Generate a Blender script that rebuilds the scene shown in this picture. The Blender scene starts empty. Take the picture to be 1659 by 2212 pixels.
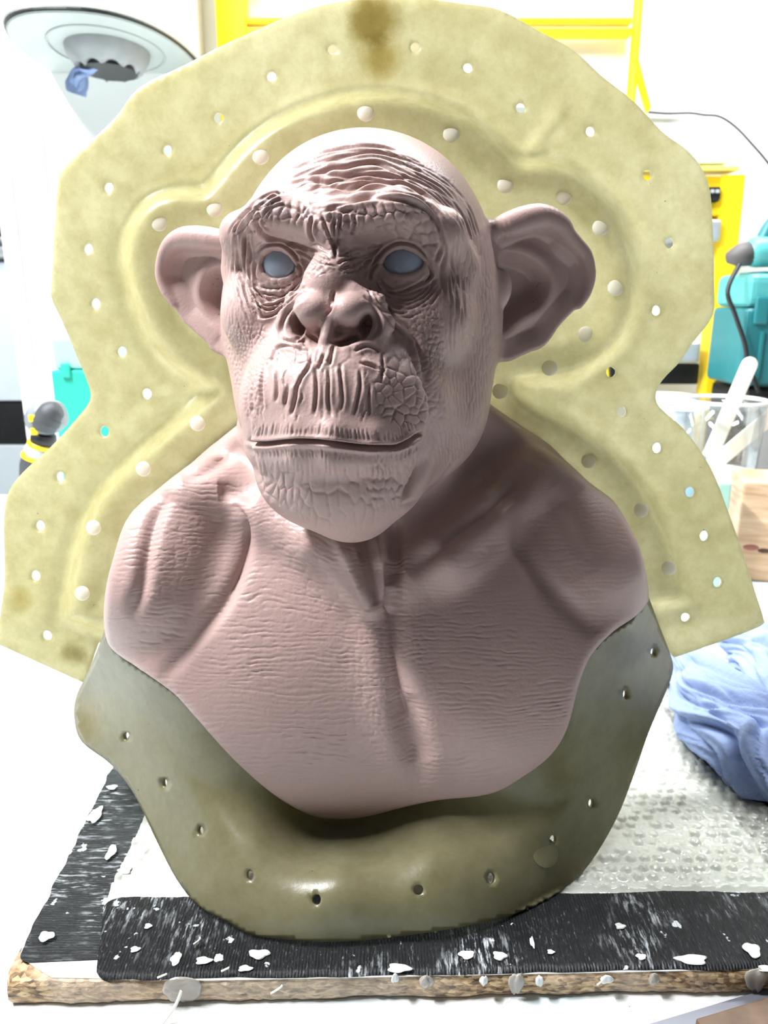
import bpy, bmesh, math, random
import numpy as np
from mathutils import Vector, Matrix

random.seed(4)
RNG = np.random.RandomState(11)
scene = bpy.context.scene
COL = scene.collection

# ------------------------------------------------------------------ camera
F_PX, IW, IH = 1664.0, 1659.0, 2212.0
PITCH = math.radians(15.5)
CAM = np.array([0.0, 0.0, 0.45])
cam_data = bpy.data.cameras.new('camera')
cam_data.sensor_fit = 'VERTICAL'
cam_data.sensor_height = 24.0
cam_data.lens = F_PX / IH * 24.0
cam_data.clip_start = 0.02
camera = bpy.data.objects.new('camera', cam_data)
COL.objects.link(camera)
camera.location = CAM
camera.rotation_euler = (math.radians(90) - PITCH, 0, 0)
scene.camera = camera
cam_data.dof.use_dof = True
cam_data.dof.focus_distance = 0.50
cam_data.dof.aperture_fstop = 7.0

# ------------------------------------------------------------------ world, lights, exposure
world = bpy.data.worlds.new('room_ambient')
scene.world = world
world.use_nodes = True
world.node_tree.nodes['Background'].inputs[0].default_value = (0.93, 0.97, 1.0, 1)
world.node_tree.nodes['Background'].inputs[1].default_value = 0.12

def area(name, loc, target, sx, sy, power, color=(1, 1, 1)):
    l = bpy.data.lights.new(name, 'AREA')
    l.shape = 'RECTANGLE'; l.size = sx; l.size_y = sy; l.energy = power; l.color = color
    o = bpy.data.objects.new(name, l); COL.objects.link(o)
    o.location = loc
    d = Vector(target) - Vector(loc)
    o.rotation_euler = d.to_track_quat('-Z', 'Y').to_euler()
    return o

area('ceiling_tube_key', (-1.02, 0.50, 1.66), (-0.05, 0.50, 0.22), 0.7, 0.14, 95, (0.97, 0.98, 1.0))
area('ceiling_tube_back', (0.62, 1.22, 1.95), (0.55, 1.75, 0.60), 1.3, 0.22, 60, (0.97, 0.99, 1.0))
area('added_wall_light_left', (-0.80, 1.20, 1.95), (-0.70, 1.75, 0.50), 1.0, 0.22, 24, (0.97, 0.99, 1.0))  # lamp added to whiten the left part of the back wall

vs = scene.view_settings
vs.view_transform = 'Standard'; vs.look = 'None'; vs.gamma = 1.0; vs.use_curve_mapping = False
vs.exposure = 0.0

# ------------------------------------------------------------------ helpers
def ray(u, v):
    cx = (u - IW / 2) / F_PX; cy = (IH / 2 - v) / F_PX
    s, c = math.sin(PITCH), math.cos(PITCH)
    return np.array([cx, c + cy * s, -s + cy * c])
def PY(u, v, Y):
    """point at distance Y in front of the camera station seen at photo position (u, v)"""
    d = ray(u, v); return CAM + d * (Y / d[1])
def PZ(u, v, z):
    d = ray(u, v); return CAM + d * ((z - CAM[2]) / d[2])
def project(p):
    q = p - CAM
    s, c = math.sin(PITCH), math.cos(PITCH)
    dz = q[:, 1] * c - q[:, 2] * s
    up = q[:, 1] * s + q[:, 2] * c
    return IW / 2 + F_PX * q[:, 0] / dz, IH / 2 - F_PX * up / dz

def tag(o, label=None, cat=None, group=None, kind=None):
    if label: o['label'] = label
    if cat: o['category'] = cat
    if group: o['group'] = group
    if kind: o['kind'] = kind
    return o
def empty(name, loc, label, cat, group=None):
    o = bpy.data.objects.new(name, None); COL.objects.link(o)
    o.location = loc; o.empty_display_size = 0.03
    return tag(o, label, cat, group)
def link(name, me, mat=None, parent=None, smooth=True):
    """link a mesh given in world coordinates; as a child it keeps its place"""
    o = bpy.data.objects.new(name, me); COL.objects.link(o)
    if mat is not None and not me.materials: me.materials.append(mat)
    if smooth and len(me.polygons):
        me.polygons.foreach_set('use_smooth', np.ones(len(me.polygons), dtype=bool))
    if parent is not None:
        o.parent = parent
        par_loc = Vector(parent.location) if parent.parent is None else Vector((0, 0, 0))
        root = parent
        while root.parent is not None: root = root.parent
        o.matrix_parent_inverse = Matrix.Translation(-Vector(root.location))
        if parent is not root:
            o.matrix_parent_inverse = Matrix.Identity(4)
    return o
def mesh_np(name, verts, quads):
    me = bpy.data.meshes.new(name)
    verts = np.asarray(verts, dtype=np.float32); quads = np.asarray(quads, dtype=np.int32)
    k = quads.shape[1]
    me.vertices.add(len(verts)); me.vertices.foreach_set('co', verts.ravel())
    me.loops.add(quads.size); me.loops.foreach_set('vertex_index', quads.ravel())
    me.polygons.add(len(quads))
    me.polygons.foreach_set('loop_start', np.arange(len(quads), dtype=np.int32) * k)
    me.polygons.foreach_set('loop_total', np.full(len(quads), k, dtype=np.int32))
    me.update(calc_edges=True)
    return me
def bm_mesh(name, bm):
    me = bpy.data.meshes.new(name); bm.normal_update(); bm.to_mesh(me); bm.free(); return me

# ------------------------------------------------------------------ numpy noise
def _hash(ix, iy, iz=0, seed=0):
    h = (ix.astype(np.int64) * 374761393 + iy.astype(np.int64) * 668265263 + np.asarray(iz).astype(np.int64) * 2147483647 + seed * 144269) & 0xffffffff
    h = ((h ^ (h >> 13)) * 1274126177) & 0xffffffff
    h = ((h ^ (h >> 16)) * 2246822519) & 0xffffffff
    return ((h ^ (h >> 15)) & 0xffffff) / float(0xffffff)
def noise2(x, y, seed=0):
    ix = np.floor(x); iy = np.floor(y); fx = x - ix; fy = y - iy
    fx = fx * fx * (3 - 2 * fx); fy = fy * fy * (3 - 2 * fy)
    a = _hash(ix, iy, 0, seed); b = _hash(ix + 1, iy, 0, seed); c = _hash(ix, iy + 1, 0, seed); d = _hash(ix + 1, iy + 1, 0, seed)
    return (a * (1 - fx) + b * fx) * (1 - fy) + (c * (1 - fx) + d * fx) * fy - 0.5
def voronoi2(x, y, seed=0):
    """F1 and F2-F1 of a jittered cell pattern"""
    ix = np.floor(x); iy = np.floor(y)
    f1 = np.full(x.shape, 9.0); f2 = np.full(x.shape, 9.0)
    for dx in (-1, 0, 1):
        for dy in (-1, 0, 1):
            cx = ix + dx; cy = iy + dy
            px = cx + 0.1 + 0.8 * _hash(cx, cy, 0, seed); py = cy + 0.1 + 0.8 * _hash(cx, cy, 7, seed)
            d = np.hypot(px - x, py - y)
            f2 = np.minimum(f2, np.maximum(f1, d)); f1 = np.minimum(f1, d)
    return f1, f2 - f1

# ------------------------------------------------------------------ material helpers
def new_mat(name):
    m = bpy.data.materials.new(name); m.use_nodes = True
    nt = m.node_tree
    return m, nt, nt.nodes['Principled BSDF'], nt.nodes['Material Output']
def simple(name, col, rough=0.5, metal=0.0, noise=0.0, nscale=20, bump=0.0, bscale=80, spec=0.5):
    m, nt, b, out = new_mat(name)
    b.inputs['Base Color'].default_value = (*col, 1); b.inputs['Roughness'].default_value = rough
    b.inputs['Metallic'].default_value = metal; b.inputs['Specular IOR Level'].default_value = spec
    tc = nt.nodes.new('ShaderNodeTexCoord')
    n = nt.nodes.new('ShaderNodeTexNoise'); n.inputs['Scale'].default_value = nscale; n.inputs['Detail'].default_value = 6
    nt.links.new(tc.outputs['Object'], n.inputs['Vector'])
    r = nt.nodes.new('ShaderNodeValToRGB')
    r.color_ramp.elements[0].position = 0.3; r.color_ramp.elements[1].position = 0.7
    r.color_ramp.elements[0].color = (*[max(0, c * (1 - noise)) for c in col], 1)
    r.color_ramp.elements[1].color = (*[min(1, c * (1 + noise)) for c in col], 1)
    nt.links.new(n.outputs['Fac'], r.inputs['Fac']); nt.links.new(r.outputs['Color'], b.inputs['Base Color'])
    if bump:
        n2 = nt.nodes.new('ShaderNodeTexNoise'); n2.inputs['Scale'].default_value = bscale; n2.inputs['Detail'].default_value = 5
        nt.links.new(tc.outputs['Object'], n2.inputs['Vector'])
        bp = nt.nodes.new('ShaderNodeBump'); bp.inputs['Strength'].default_value = bump; bp.inputs['Distance'].default_value = 0.002
        nt.links.new(n2.outputs['Fac'], bp.inputs['Height']); nt.links.new(bp.outputs['Normal'], b.inputs['Normal'])
    return m

def srgb(r, g, b):
    f = lambda c: (c / 255 / 12.92) if c / 255 <= 0.04045 else ((c / 255 + 0.055) / 1.055) ** 2.4
    return (f(r), f(g), f(b))

# clay
def clay_material():
    m, nt, b, out = new_mat('clay')
    tc = nt.nodes.new('ShaderNodeTexCoord')
    n = nt.nodes.new('ShaderNodeTexNoise'); n.inputs['Scale'].default_value = 14; n.inputs['Detail'].default_value = 5
    r = nt.nodes.new('ShaderNodeValToRGB')
    r.color_ramp.elements[0].position = 0.3; r.color_ramp.elements[0].color = (*srgb(162, 136, 131), 1)
    r.color_ramp.elements[1].position = 0.75; r.color_ramp.elements[1].color = (*srgb(173, 147, 141), 1)
    nt.links.new(tc.outputs['Object'], n.inputs['Vector']); nt.links.new(n.outputs['Fac'], r.inputs['Fac'])
    nt.links.new(r.outputs['Color'], b.inputs['Base Color'])
    b.inputs['Roughness'].default_value = 0.40
    b.inputs['Specular IOR Level'].default_value = 0.28
    n2 = nt.nodes.new('ShaderNodeTexNoise'); n2.inputs['Scale'].default_value = 520; n2.inputs['Detail'].default_value = 3
    nt.links.new(tc.outputs['Object'], n2.inputs['Vector'])
    bp = nt.nodes.new('ShaderNodeBump'); bp.inputs['Strength'].default_value = 0.25; bp.inputs['Distance'].default_value = 0.0008
    nt.links.new(n2.outputs['Fac'], bp.inputs['Height']); nt.links.new(bp.outputs['Normal'], b.inputs['Normal'])
    return m
CLAY = clay_material()
# ================================================================== LARGE STRUCTURE
BENCH_Z = 0.012; BOARD_Z = 0.030; WALL_Y = 1.75
def grid_mesh(name, fn, nu, nv):
    u, v = np.meshgrid(np.linspace(0, 1, nu), np.linspace(0, 1, nv))
    V = fn(u.ravel(), v.ravel()); i = np.arange((nu - 1) * (nv - 1)); r = i // (nu - 1); c = i % (nu - 1); a = r * nu + c
    return mesh_np(name, V, np.stack([a, a + 1, a + 1 + nu, a + nu], 1))
def box_bm(bm, lo, hi, bev=0.0, seg=2):
    r = bmesh.ops.create_cube(bm, size=1.0)
    vs_ = r['verts']
    for v in vs_:
        v.co = Vector([lo[k] + (v.co[k] + .5) * (hi[k] - lo[k]) for k in range(3)])
    if bev > 0:
        es = list({e for v in vs_ for e in v.link_edges})
        bmesh.ops.bevel(bm, geom=es, offset=bev, segments=seg, affect='EDGES', profile=.6)
    return vs_
def box(name, lo, hi, mat, parent=None, bev=0.002, seg=2, M=None):
    bm = bmesh.new(); box_bm(bm, lo, hi, bev, seg)
    if M is not None: bmesh.ops.transform(bm, matrix=M, verts=bm.verts)
    return link(name, bm_mesh(name, bm), mat, parent, smooth=False)
def tube_mesh(name, pts, radii, seg=16, capends=True, sx=1.0, up=None):
    pts = np.asarray(pts, float); n = len(pts)
    radii = np.full(n, radii) if np.isscalar(radii) else np.asarray(radii, float)
    T = np.gradient(pts, axis=0); T /= np.linalg.norm(T, axis=1)[:, None] + 1e-12
    ref = np.array([0, 0, 1.0]) if up is None else np.asarray(up, float)
    V = []
    for i in range(n):
        a = np.cross(T[i], ref)
        if np.linalg.norm(a) < 1e-3: a = np.cross(T[i], [1.0, 0, 0])
        a /= np.linalg.norm(a); b = np.cross(a, T[i])
        th = np.arange(seg) / seg * 2 * math.pi
        V.append(pts[i] + radii[i] * (np.cos(th)[:, None] * a * sx + np.sin(th)[:, None] * b))
    V = np.concatenate(V)
    F = []
    for i in range(n - 1):
        for j in range(seg):
            F.append([i * seg + j, i * seg + (j + 1) % seg, (i + 1) * seg + (j + 1) % seg, (i + 1) * seg + j])
    if capends:
        F.append(list(range(seg))[::-1]); F.append([(n - 1) * seg + j for j in range(seg)])
    me = bpy.data.meshes.new(name); me.from_pydata(V.tolist(), [], F); me.update()
    return me
def lathe(name, prof, seg=48, center=(0, 0, 0)):
    prof = np.asarray(prof, float); th = np.arange(seg) / seg * 2 * math.pi
    V = np.concatenate([np.stack([r * np.cos(th), r * np.sin(th), np.full(seg, z)], 1) for r, z in prof]) + np.asarray(center)
    F = []
    for i in range(len(prof) - 1):
        for j in range(seg): F.append([i * seg + j, i * seg + (j + 1) % seg, (i + 1) * seg + (j + 1) % seg, (i + 1) * seg + j])
    return mesh_np(name, V, F)

WHITE_WALL = simple('white_wall_paint', srgb(243, 245, 244), .6, noise=.02, nscale=6, bump=.15, bscale=60)
def bench_material():
    m, nt, b, out = new_mat('stained_white_bench')
    tc = nt.nodes.new('ShaderNodeTexCoord')
    def ns(scale, lo, hi, c0, c1, detail=6):
        n = nt.nodes.new('ShaderNodeTexNoise'); n.inputs['Scale'].default_value = scale; n.inputs['Detail'].default_value = detail
        nt.links.new(tc.outputs['Object'], n.inputs['Vector'])
        r = nt.nodes.new('ShaderNodeValToRGB'); r.color_ramp.elements[0].position = lo; r.color_ramp.elements[1].position = hi
        r.color_ramp.elements[0].color = (*c0, 1); r.color_ramp.elements[1].color = (*c1, 1)
        nt.links.new(n.outputs['Fac'], r.inputs['Fac']); return r
    a = ns(7, .34, .56, srgb(196, 218, 226), srgb(240, 242, 240))
    c = ns(34, .26, .40, srgb(170, 172, 170), (1, 1, 1))
    mx = nt.nodes.new('ShaderNodeMix'); mx.data_type = 'RGBA'; mx.blend_type = 'MULTIPLY'; mx.inputs[0].default_value = 1
    nt.links.new(a.outputs[0], mx.inputs[6]); nt.links.new(c.outputs[0], mx.inputs[7])
    nt.links.new(mx.outputs[2], b.inputs['Base Color'])
    b.inputs['Roughness'].default_value = .5
    return m
BENCH = bench_material()
link('floor', grid_mesh('floor', lambda u, v: np.stack([-3 + 6 * u, -1 + 5 * v, np.full_like(u, -.9)], 1), 2, 2), simple('grey_floor', srgb(150, 150, 148), .7, noise=.1))['kind'] = 'structure'
# partition wall behind the bench (its left end shows as a white post), far wall beyond it
XL = PY(32, 645, WALL_Y)[0]
w = box('wall_back', (XL, WALL_Y, -.9), (2.6, WALL_Y + .16, 2.6), WHITE_WALL, bev=.006); w['kind'] = 'structure'
w = box('wall_far', (-3, 3.1, -.9), (2.6, 3.2, 2.6), WHITE_WALL, bev=0); w['kind'] = 'structure'
w = box('wall_left', (-3.1, -1, -.9), (-3, 3.2, 2.6), WHITE_WALL, bev=0); w['kind'] = 'structure'
# cracked trim board on the end of the partition
def trim_fn():
    bm = bmesh.new()
    box_bm(bm, (XL - .004, WALL_Y - .018, -.9), (XL + .030, WALL_Y - .001, 2.6), .003)
    box_bm(bm, (XL + .0335, WALL_Y - .014, -.9), (XL + .100, WALL_Y - .001, 2.6), .003)
    return bm_mesh('trim_1', bm)
link('trim_1', trim_fn(), simple('old_white_gloss', srgb(240, 240, 236), .35, noise=.04, nscale=30, bump=.4, bscale=25), smooth=False)['kind'] = 'structure'
bench = empty('workbench', (0, .9, BENCH_Z), 'large white workbench top with faint blue and grey stains under everything', 'workbench')
box('bench_top', (-1.9, .12, BENCH_Z - .04), (1.9, WALL_Y - .02, BENCH_Z), BENCH, bench, bev=.003)
for sx in (-1.8, 1.72):
    for sy in (.2, 1.6):
        box('leg', (sx, sy, -.9), (sx + .08, sy + .08, BENCH_Z - .041), BENCH, bench, bev=.003)
LEVELS = 2
# ================================================================== THE BUST
# signed distance sculpture: primitives in metres
def smin(a, b, k):
    h = np.maximum(k - np.abs(a - b), 0) / k
    return np.minimum(a, b) - h * h * k * 0.25
def smax(a, b, k): return -smin(-a, -b, k)
def rotm(rx=0, ry=0, rz=0):
    return np.array(Matrix.Rotation(math.radians(rz), 3, 'Z') @ Matrix.Rotation(math.radians(ry), 3, 'Y') @ Matrix.Rotation(math.radians(rx), 3, 'X'))
def ell(p, c, r, rot=None):
    q = p - np.asarray(c, np.float32)
    if rot is not None: q = q @ rot.astype(np.float32)
    r = np.asarray(r, np.float32)
    k0 = np.sqrt(((q / r) ** 2).sum(1)) + 1e-9
    k1 = np.sqrt(((q / (r * r)) ** 2).sum(1)) + 1e-9
    return k0 * (k0 - 1) / k1
def cap(p, a, b, ra, rb):
    a = np.asarray(a, np.float32); b = np.asarray(b, np.float32)
    ba = b - a; pa = p - a
    h = np.clip(pa @ ba / (ba @ ba), 0, 1)
    return np.sqrt(((pa - h[:, None] * ba) ** 2).sum(1)) - (ra + (rb - ra) * h)
def tube(p, pts, radii, k=0.0):
    d = None
    for i in range(len(pts) - 1):
        e = cap(p, pts[i], pts[i + 1], radii[i], radii[i + 1])
        d = e if d is None else (np.minimum(d, e) if k == 0 else smin(d, e, k))
    return d
def poly_sd(x, y, poly):
    """signed distance to a closed polygon, positive inside"""
    poly = np.asarray(poly, np.float64)
    n = len(poly); d = np.full(x.shape, 1e9); s = np.zeros(x.shape, bool)
    for i in range(n):
        a = poly[i]; b = poly[(i + 1) % n]
        e = b - a
        wx = x - a[0]; wy = y - a[1]
        h = np.clip((wx * e[0] + wy * e[1]) / (e @ e + 1e-20), 0, 1)
        d = np.minimum(d, (wx - h * e[0]) ** 2 + (wy - h * e[1]) ** 2)
        c = ((a[1] > y) != (b[1] > y))
        if abs(e[1]) > 1e-12:
            s ^= c & (x < e[0] * (y - a[1]) / e[1] + a[0])
    d = np.sqrt(d)
    return np.where(s, d, -d)
def spline(pts, n=6, closed=False):
    """Catmull-Rom through points"""
    pts = np.asarray(pts, float); m = len(pts); out = []
    for i in range(m if closed else m - 1):
        if closed: a, b, c, d = (pts[(i + j) % m] for j in (-1, 0, 1, 2))
        else: a, b, c, d = pts[max(i - 1, 0)], pts[i], pts[i + 1], pts[min(i + 2, m - 1)]
        for t in np.arange(n) / n:
            out.append(0.5 * (2 * b + (c - a) * t + (2 * a - 5 * b + 4 * c - d) * t * t + (3 * b - a - 3 * c + d) * t ** 3))
    if not closed: out.append(pts[-1])
    return np.array(out)

YAW = math.radians(10)
HX = np.array([math.cos(YAW), -math.sin(YAW), 0]); HY = np.array([math.sin(YAW), math.cos(YAW), 0]); HZ = np.array([0, 0, 1.0])
HO = PY(782, 640, 0.565)
HM = np.stack([HX, HY, HZ], 1)                       # local -> world columns
def to_local(p): return (p - HO.astype(np.float32)) @ HM.astype(np.float32)
def LP(u, v, y):
    """photo position -> head coordinates on the head's plane y"""
    d = ray(u, v); t = (y - (CAM - HO) @ HY) / (d @ HY)
    return (CAM + d * t - HO) @ HM

EYE_L = [(560,570),(566,553),(587,541),(604,543),(620,552),(637,574),(630,588),(615,597),(597,600),(579,598),(566,588)]
EYE_R = [(824,570),(833,552),(850,541),(870,538),(890,545),(904,554),(914,564),(908,577),(890,588),(866,592),(842,588),(830,580)]
EYE_PLANE = -0.082
EYEP = [[tuple(LP(u, v, EYE_PLANE)[[0, 2]]) for u, v in e] for e in (EYE_L, EYE_R)]
EYEC = []
for e in EYEP:
    a = np.array(e); c = (a.max(0) + a.min(0)) / 2
    EYEC.append((c[0], -0.0615, c[1]))
EYE_RAD = 0.0185

EAR_L = [(505,512),(477,503.5),(460,498.5),(434,496),(404,498),(380,504),(363.6,517),(352,534),(343.5,557),(338,584),(339,604),(347,626),(357,641),(368.6,656),(378.6,679),(390,699),(409,716),(427,733),(442,746),(451,760),(461,768),(476,775),(501,790),(530,785),(530,520)]
EAR_R = [(1050,485),(1083,476),(1108,465),(1135,456),(1164,452),(1189,458),(1212,472),(1230,487),(1239,507),(1258,524),(1274,543),(1282,567),(1283,594),(1278,626),(1266,653),(1247,675),(1224,698),(1208,717),(1193,740),(1174,758),(1150,767),(1127,777),(1108,786),(1092,789),(1073,786),(1035,770),(1030,500)]
CON_L = [(473,589),(455,596),(446,609),(440,631),(444,651),(459,676),(477,693),(489,704),(520,704),(520,590)]
CON_R = [(1083,563),(1116,559),(1150,572),(1170,588),(1180,609),(1174,636),(1158,655),(1131,669),(1108,686),(1085,709),(1078,704),(1081,680),(1092,640),(1090,610)]
HEL_L = [(490,522),(460,518),(430,514),(404,514),(384,520),(368,533),(356,556),(351,584),(353,606),(362,632),(376,656)]
HELR_L = [.0075,.0085,.0085,.0080,.0070,.0060,.0050,.0045,.0042,.0036,.0020]
HEL_R = [(1068,498),(1095,489),(1125,478),(1160,470),(1188,476),(1210,490),(1224,508),(1244,528),(1262,550),(1271,580),(1272,605),(1264,635),(1250,660)]
HELR_R = [.0070,.0090,.0095,.0092,.0085,.0075,.0060,.0050,.0048,.0042,.0038,.0030,.0018]
class Ear:
    def __init__(s, side, outline, concha, helix, hr, alpha, base, up_tilt=0.0):
        a = math.radians(alpha)
        s.S = np.array([side * math.cos(a), math.sin(a), 0])          # outwards
        s.T = np.array([0, 0, 1.0])
        s.N = np.array([side * math.sin(a), -math.cos(a), 0])         # towards the front
        s.B = np.array(base)
        pl = lambda pts: np.array([s.plane(u, v) for u, v in pts])
        s.out = spline(pl(outline), 3, True); s.con = spline(pl(concha), 3, True)
        h = spline(pl(helix), 3); r = np.interp(np.linspace(0, 1, len(h)), np.linspace(0, 1, len(hr)), hr)
        s.hel, s.hr = h, r
        allp = s.out; s.c = allp.mean(0); s.rad = np.max(np.hypot(*(allp - s.c).T)) + 0.02
    def plane(s, u, v):
        o = (CAM - HO) @ HM; d = ray(u, v) @ HM
        t = ((s.B - o) @ s.N) / (d @ s.N)
        q = o + d * t - s.B
        return q @ s.S, q @ s.T
    def sd(s, p):
        out = np.full(len(p), 0.05, np.float32)
        q = p - s.B.astype(np.float32)
        x = q @ s.S; y = q @ s.T; n = q @ s.N
        sel = np.nonzero((np.hypot(x - s.c[0], y - s.c[1]) < s.rad) & (np.abs(n) < 0.05))[0]
        if len(sel) == 0: return out
        x, y, n = x[sel], y[sel], n[sel]
        din = poly_sd(x, y, s.out); dc = poly_sd(x, y, s.con)
        # face of the ear: dished, concha bowl sunk
        t = np.clip(dc / 0.011 + 0.5, 0, 1); bowl = t * t * (3 - 2 * t)
        g = np.clip(din / 0.018, 0, 1)
        h = -0.0015 - 0.007 * g * g - 0.011 * bowl + 0.0035 * np.exp(-((dc + 0.007) / 0.006) ** 2)
        d = smax((np.abs(n - h) - 0.0034) * .72, -(din - 0.002), 0.004)
        hp = np.concatenate([s.hel, np.zeros((len(s.hel), 1))], 1)
        pp = np.stack([x, y, n - 0.001], 1).astype(np.float32)
        d = smin(d, tube(pp, hp, s.hr), 0.004)
        out[sel] = np.minimum(d, 0.05)
        return out
EARS = [Ear(-1, EAR_L, CON_L, HEL_L, HELR_L, 12, (-0.098, 0.000, 0.0)),
        Ear(1, EAR_R, CON_R, HEL_R, HELR_R, 28, (0.092, 0.012, 0.0))]

def head_sd(pw):
    p = to_local(pw)
    mx = p.copy(); mx[:, 0] = np.abs(mx[:, 0])      # mirrored half for paired forms
    M = 0.001
    d = ell(p, (0, .018, .030), (.086, .096, .080))
    d = smin(d, ell(p, (-.002, .004, -.020), (.101, .082, .088)), .03)
    d = smin(d, ell(p, (.003, -.018, -.080), (.087, .072, .060)), .03)
    # muzzle and chin
    d = smin(d, ell(p, LP(765, 1118, -.078), (.018, .020, .013)), .012)
    d = smin(d, ell(p, (.002, -.078, -.066), (.064, .062, .054)), .022)
    d = smin(d, ell(p, (.002, -.080, -.110), (.055, .050, .038)), .018)
    # brow ridge
    d = smin(d, tube(p, [(-.074,-.048,.018),(-.063,-.066,.037),(-.038,-.080,.046),(0,-.084,.039),(.038,-.080,.046),(.063,-.066,.037),(.074,-.048,.018)], [.009,.0125,.0140,.0135,.0140,.0125,.009], .006), .016)
    # cheek bones
    d = smin(d, ell(mx, (.056, -.060, -.012), (.024, .022, .022)), .02)
    # eye sockets
    d = smax(d, -ell(mx, (.041, -.096, .016), (.027, .0155, .015)), .016)
    d = smax(d, -ell(mx, (.028, -.099, .008), (.012, .009, .016)), .014)
    # lids round the balls
    for c in EYEC:
        d = smin(d, ell(p, c, (EYE_RAD + .0016,) * 3), .011)
    # nose
    d = smin(d, ell(p, (0, -.094, .002), (.017, .016, .022)), .012)
    nx = p.copy(); nx[:, 0] = np.abs(nx[:, 0] - .004)
    d = smin(d, ell(nx, (.0106, -.1070, -.0085), (.0120, .0135, .0102)), .0040)
    d = smin(d, tube(nx, [(.012,-.101,.002),(.0235,-.099,-.005),(.0285,-.1005,-.016),(.0245,-.108,-.0265),(.012,-.1165,-.0315)], [.0050,.0062,.0066,.0060,.0045], .003), .005)
    d = smax(d, -np.minimum(ell(nx, (.0200, -.1125, -.0170), (.0033, .014, .0075), rotm(0, 12, 0)), ell(nx, (.0120, -.1170, -.0240), (.0080, .014, .0030), rotm(0, -24, 0))), .0025)
    d = smin(d, tube(p, [(.004,-.113,-.014),(.003,-.1185,-.024),(.003,-.120,-.034)], [.0042,.0036,.0040]), .003)
    # lips
    up = [LP(u, v, y) for u, v, y in [(548,942,-.096),(590,935,-.118),(650,932,-.134),(720,937,-.139),(800,945,-.132),(860,938,-.116),(902,925,-.094)]]
    lo = [LP(u, v, y) for u, v, y in [(552,972,-.094),(590,980,-.116),(650,982,-.131),(720,986,-.136),(800,990,-.129),(860,982,-.113),(905,955,-.090)]]
    d = smin(d, tube(p, up, [.004,.006,.007,.007,.007,.006,.004], .004), .010)
    d = smin(d, tube(p, lo, [.004,.006,.007,.007,.007,.006,.004], .004), .010)
    # eye openings
    for e, c in zip(EYEP, EYEC):
        sel = np.nonzero((np.abs(p[:, 0] - c[0]) < .03) & (np.abs(p[:, 2] - c[2]) < .03) & (p[:, 1] < -.05))[0]
        if len(sel):
            dd = poly_sd(p[sel, 0], p[sel, 2], e)
            d[sel] = smax(d[sel], np.maximum(dd, -.03).astype(np.float32), .0025)
    for e in EARS:
        d = smin(d, e.sd(p), .007)
    # tragus
    t = LP(1083, 622, -.002); d = smin(d, ell(p, t, (.007, .007, .012)), .006)
    return d

W = lambda u, v, Y: PY(u, v, Y)
def torso_raw(p):
    ch = rotm(-16, 0, 0)
    d = ell(p, (-.008, .610, .185), (.205, .118, .185), ch)
    # pectorals
    d = smin(d, ell(p, (-.085, .540, .185), (.110, .052, .105), rotm(-18, -8, 8)), .04)
    d = smin(d, ell(p, (.085, .540, .185), (.110, .052, .105), rotm(-18, 8, -8)), .04)
    # neck and trapezius
    d = smin(d, cap(p, (-.012, .610, .30), (-.012, .59, .42), .088, .075), .03)
    d = smin(d, tube(p, [(-.05, .622, .385), W(430, 1000, .612) + np.array([.01, 0, -.018]), W(330, 1090, .600) + np.array([.01, 0, -.03])], [.05, .026, .028]), .03)
    d = smin(d, tube(p, [(.05, .622, .385), W(1190, 985, .612) + np.array([-.01, 0, -.022]), W(1300, 1070, .600) + np.array([-.01, 0, -.03])], [.05, .030, .028]), .03)
    # deltoids
    d = smin(d, tube(p, [W(425, 1085, .560), W(360, 1240, .553), W(318, 1400, .572)], [.034, .053, .044], .02), .010)
    d = smin(d, tube(p, [W(1185, 1085, .572), W(1252, 1210, .563), W(1285, 1320, .572)], [.034, .050, .042], .02), .012)
    # collar bones
    d = smin(d, tube(p, [W(880, 1240, .515), W(960, 1195, .512), W(1060, 1110, .535), W(1150, 1010, .575)], [.012, .013, .012, .012], .01), .022)
    d = smin(d, tube(p, [W(760, 1250, .515), W(680, 1170, .515), W(560, 1110, .535), W(470, 1040, .570)], [.012, .013, .012, .014], .01), .022)
    # throat cords
    d = smin(d, tube(p, [W(800, 1120, .520), W(815, 1210, .505), W(828, 1310, .497)], [.008, .0075, .004], .003), .008)
    d = smin(d, tube(p, [W(700, 1120, .520), W(745, 1200, .505), W(800, 1310, .498)], [.010, .010, .005], .003), .012)
    return d
OUTLINE = [(505,925),(430,985),(365,1038),(272,1112),(236,1210),(217,1300),(219,1375),(247,1420),(330,1478),(375,1512),(420,1562),(500,1650),(590,1728),(670,1770),(740,1778),(800,1772),(880,1752),(950,1738),(1060,1725),(1130,1690),(1195,1640),(1232,1580),(1256,1490),(1283,1425),(1330,1375),(1385,1335),(1407,1290),(1404,1240),(1382,1165),(1320,1060),(1250,1000),(1150,940),(1062,880)]
OUTLINE = spline(OUTLINE, 4)
def march(fn, u, v, t0=0.35, t1=0.75):
    D = np.array([ray(a, b) for a, b in zip(u, v)]); D /= np.linalg.norm(D, axis=1)[:, None]
    t = np.full(len(D), t0); best = t.copy(); bd = np.full(len(D), 9.0)
    for _ in range(60):
        d = fn((CAM + D * t[:, None]).astype(np.float32))
        m = d < bd; bd[m] = d[m]; best[m] = t[m]
        t = np.minimum(t + np.maximum(d * 0.8, 0), t1)
    hit = bd < 0.0015
    t = np.where(hit, t, best)
    return CAM + D * t[:, None], hit
EDGE, _hit = march(torso_raw, OUTLINE[:, 0], OUTLINE[:, 1])
CUT = np.concatenate([EDGE[:, [0, 2]], [(.09, .60), (-.09, .60)]])
def torso_sd(p):
    d = torso_raw(p)
    dd = -poly_sd(p[:, 0], p[:, 2], CUT).astype(np.float32)
    d = smax(d, dd, .010)
    return smax(d, p[:, 1] - .640, .01)
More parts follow.
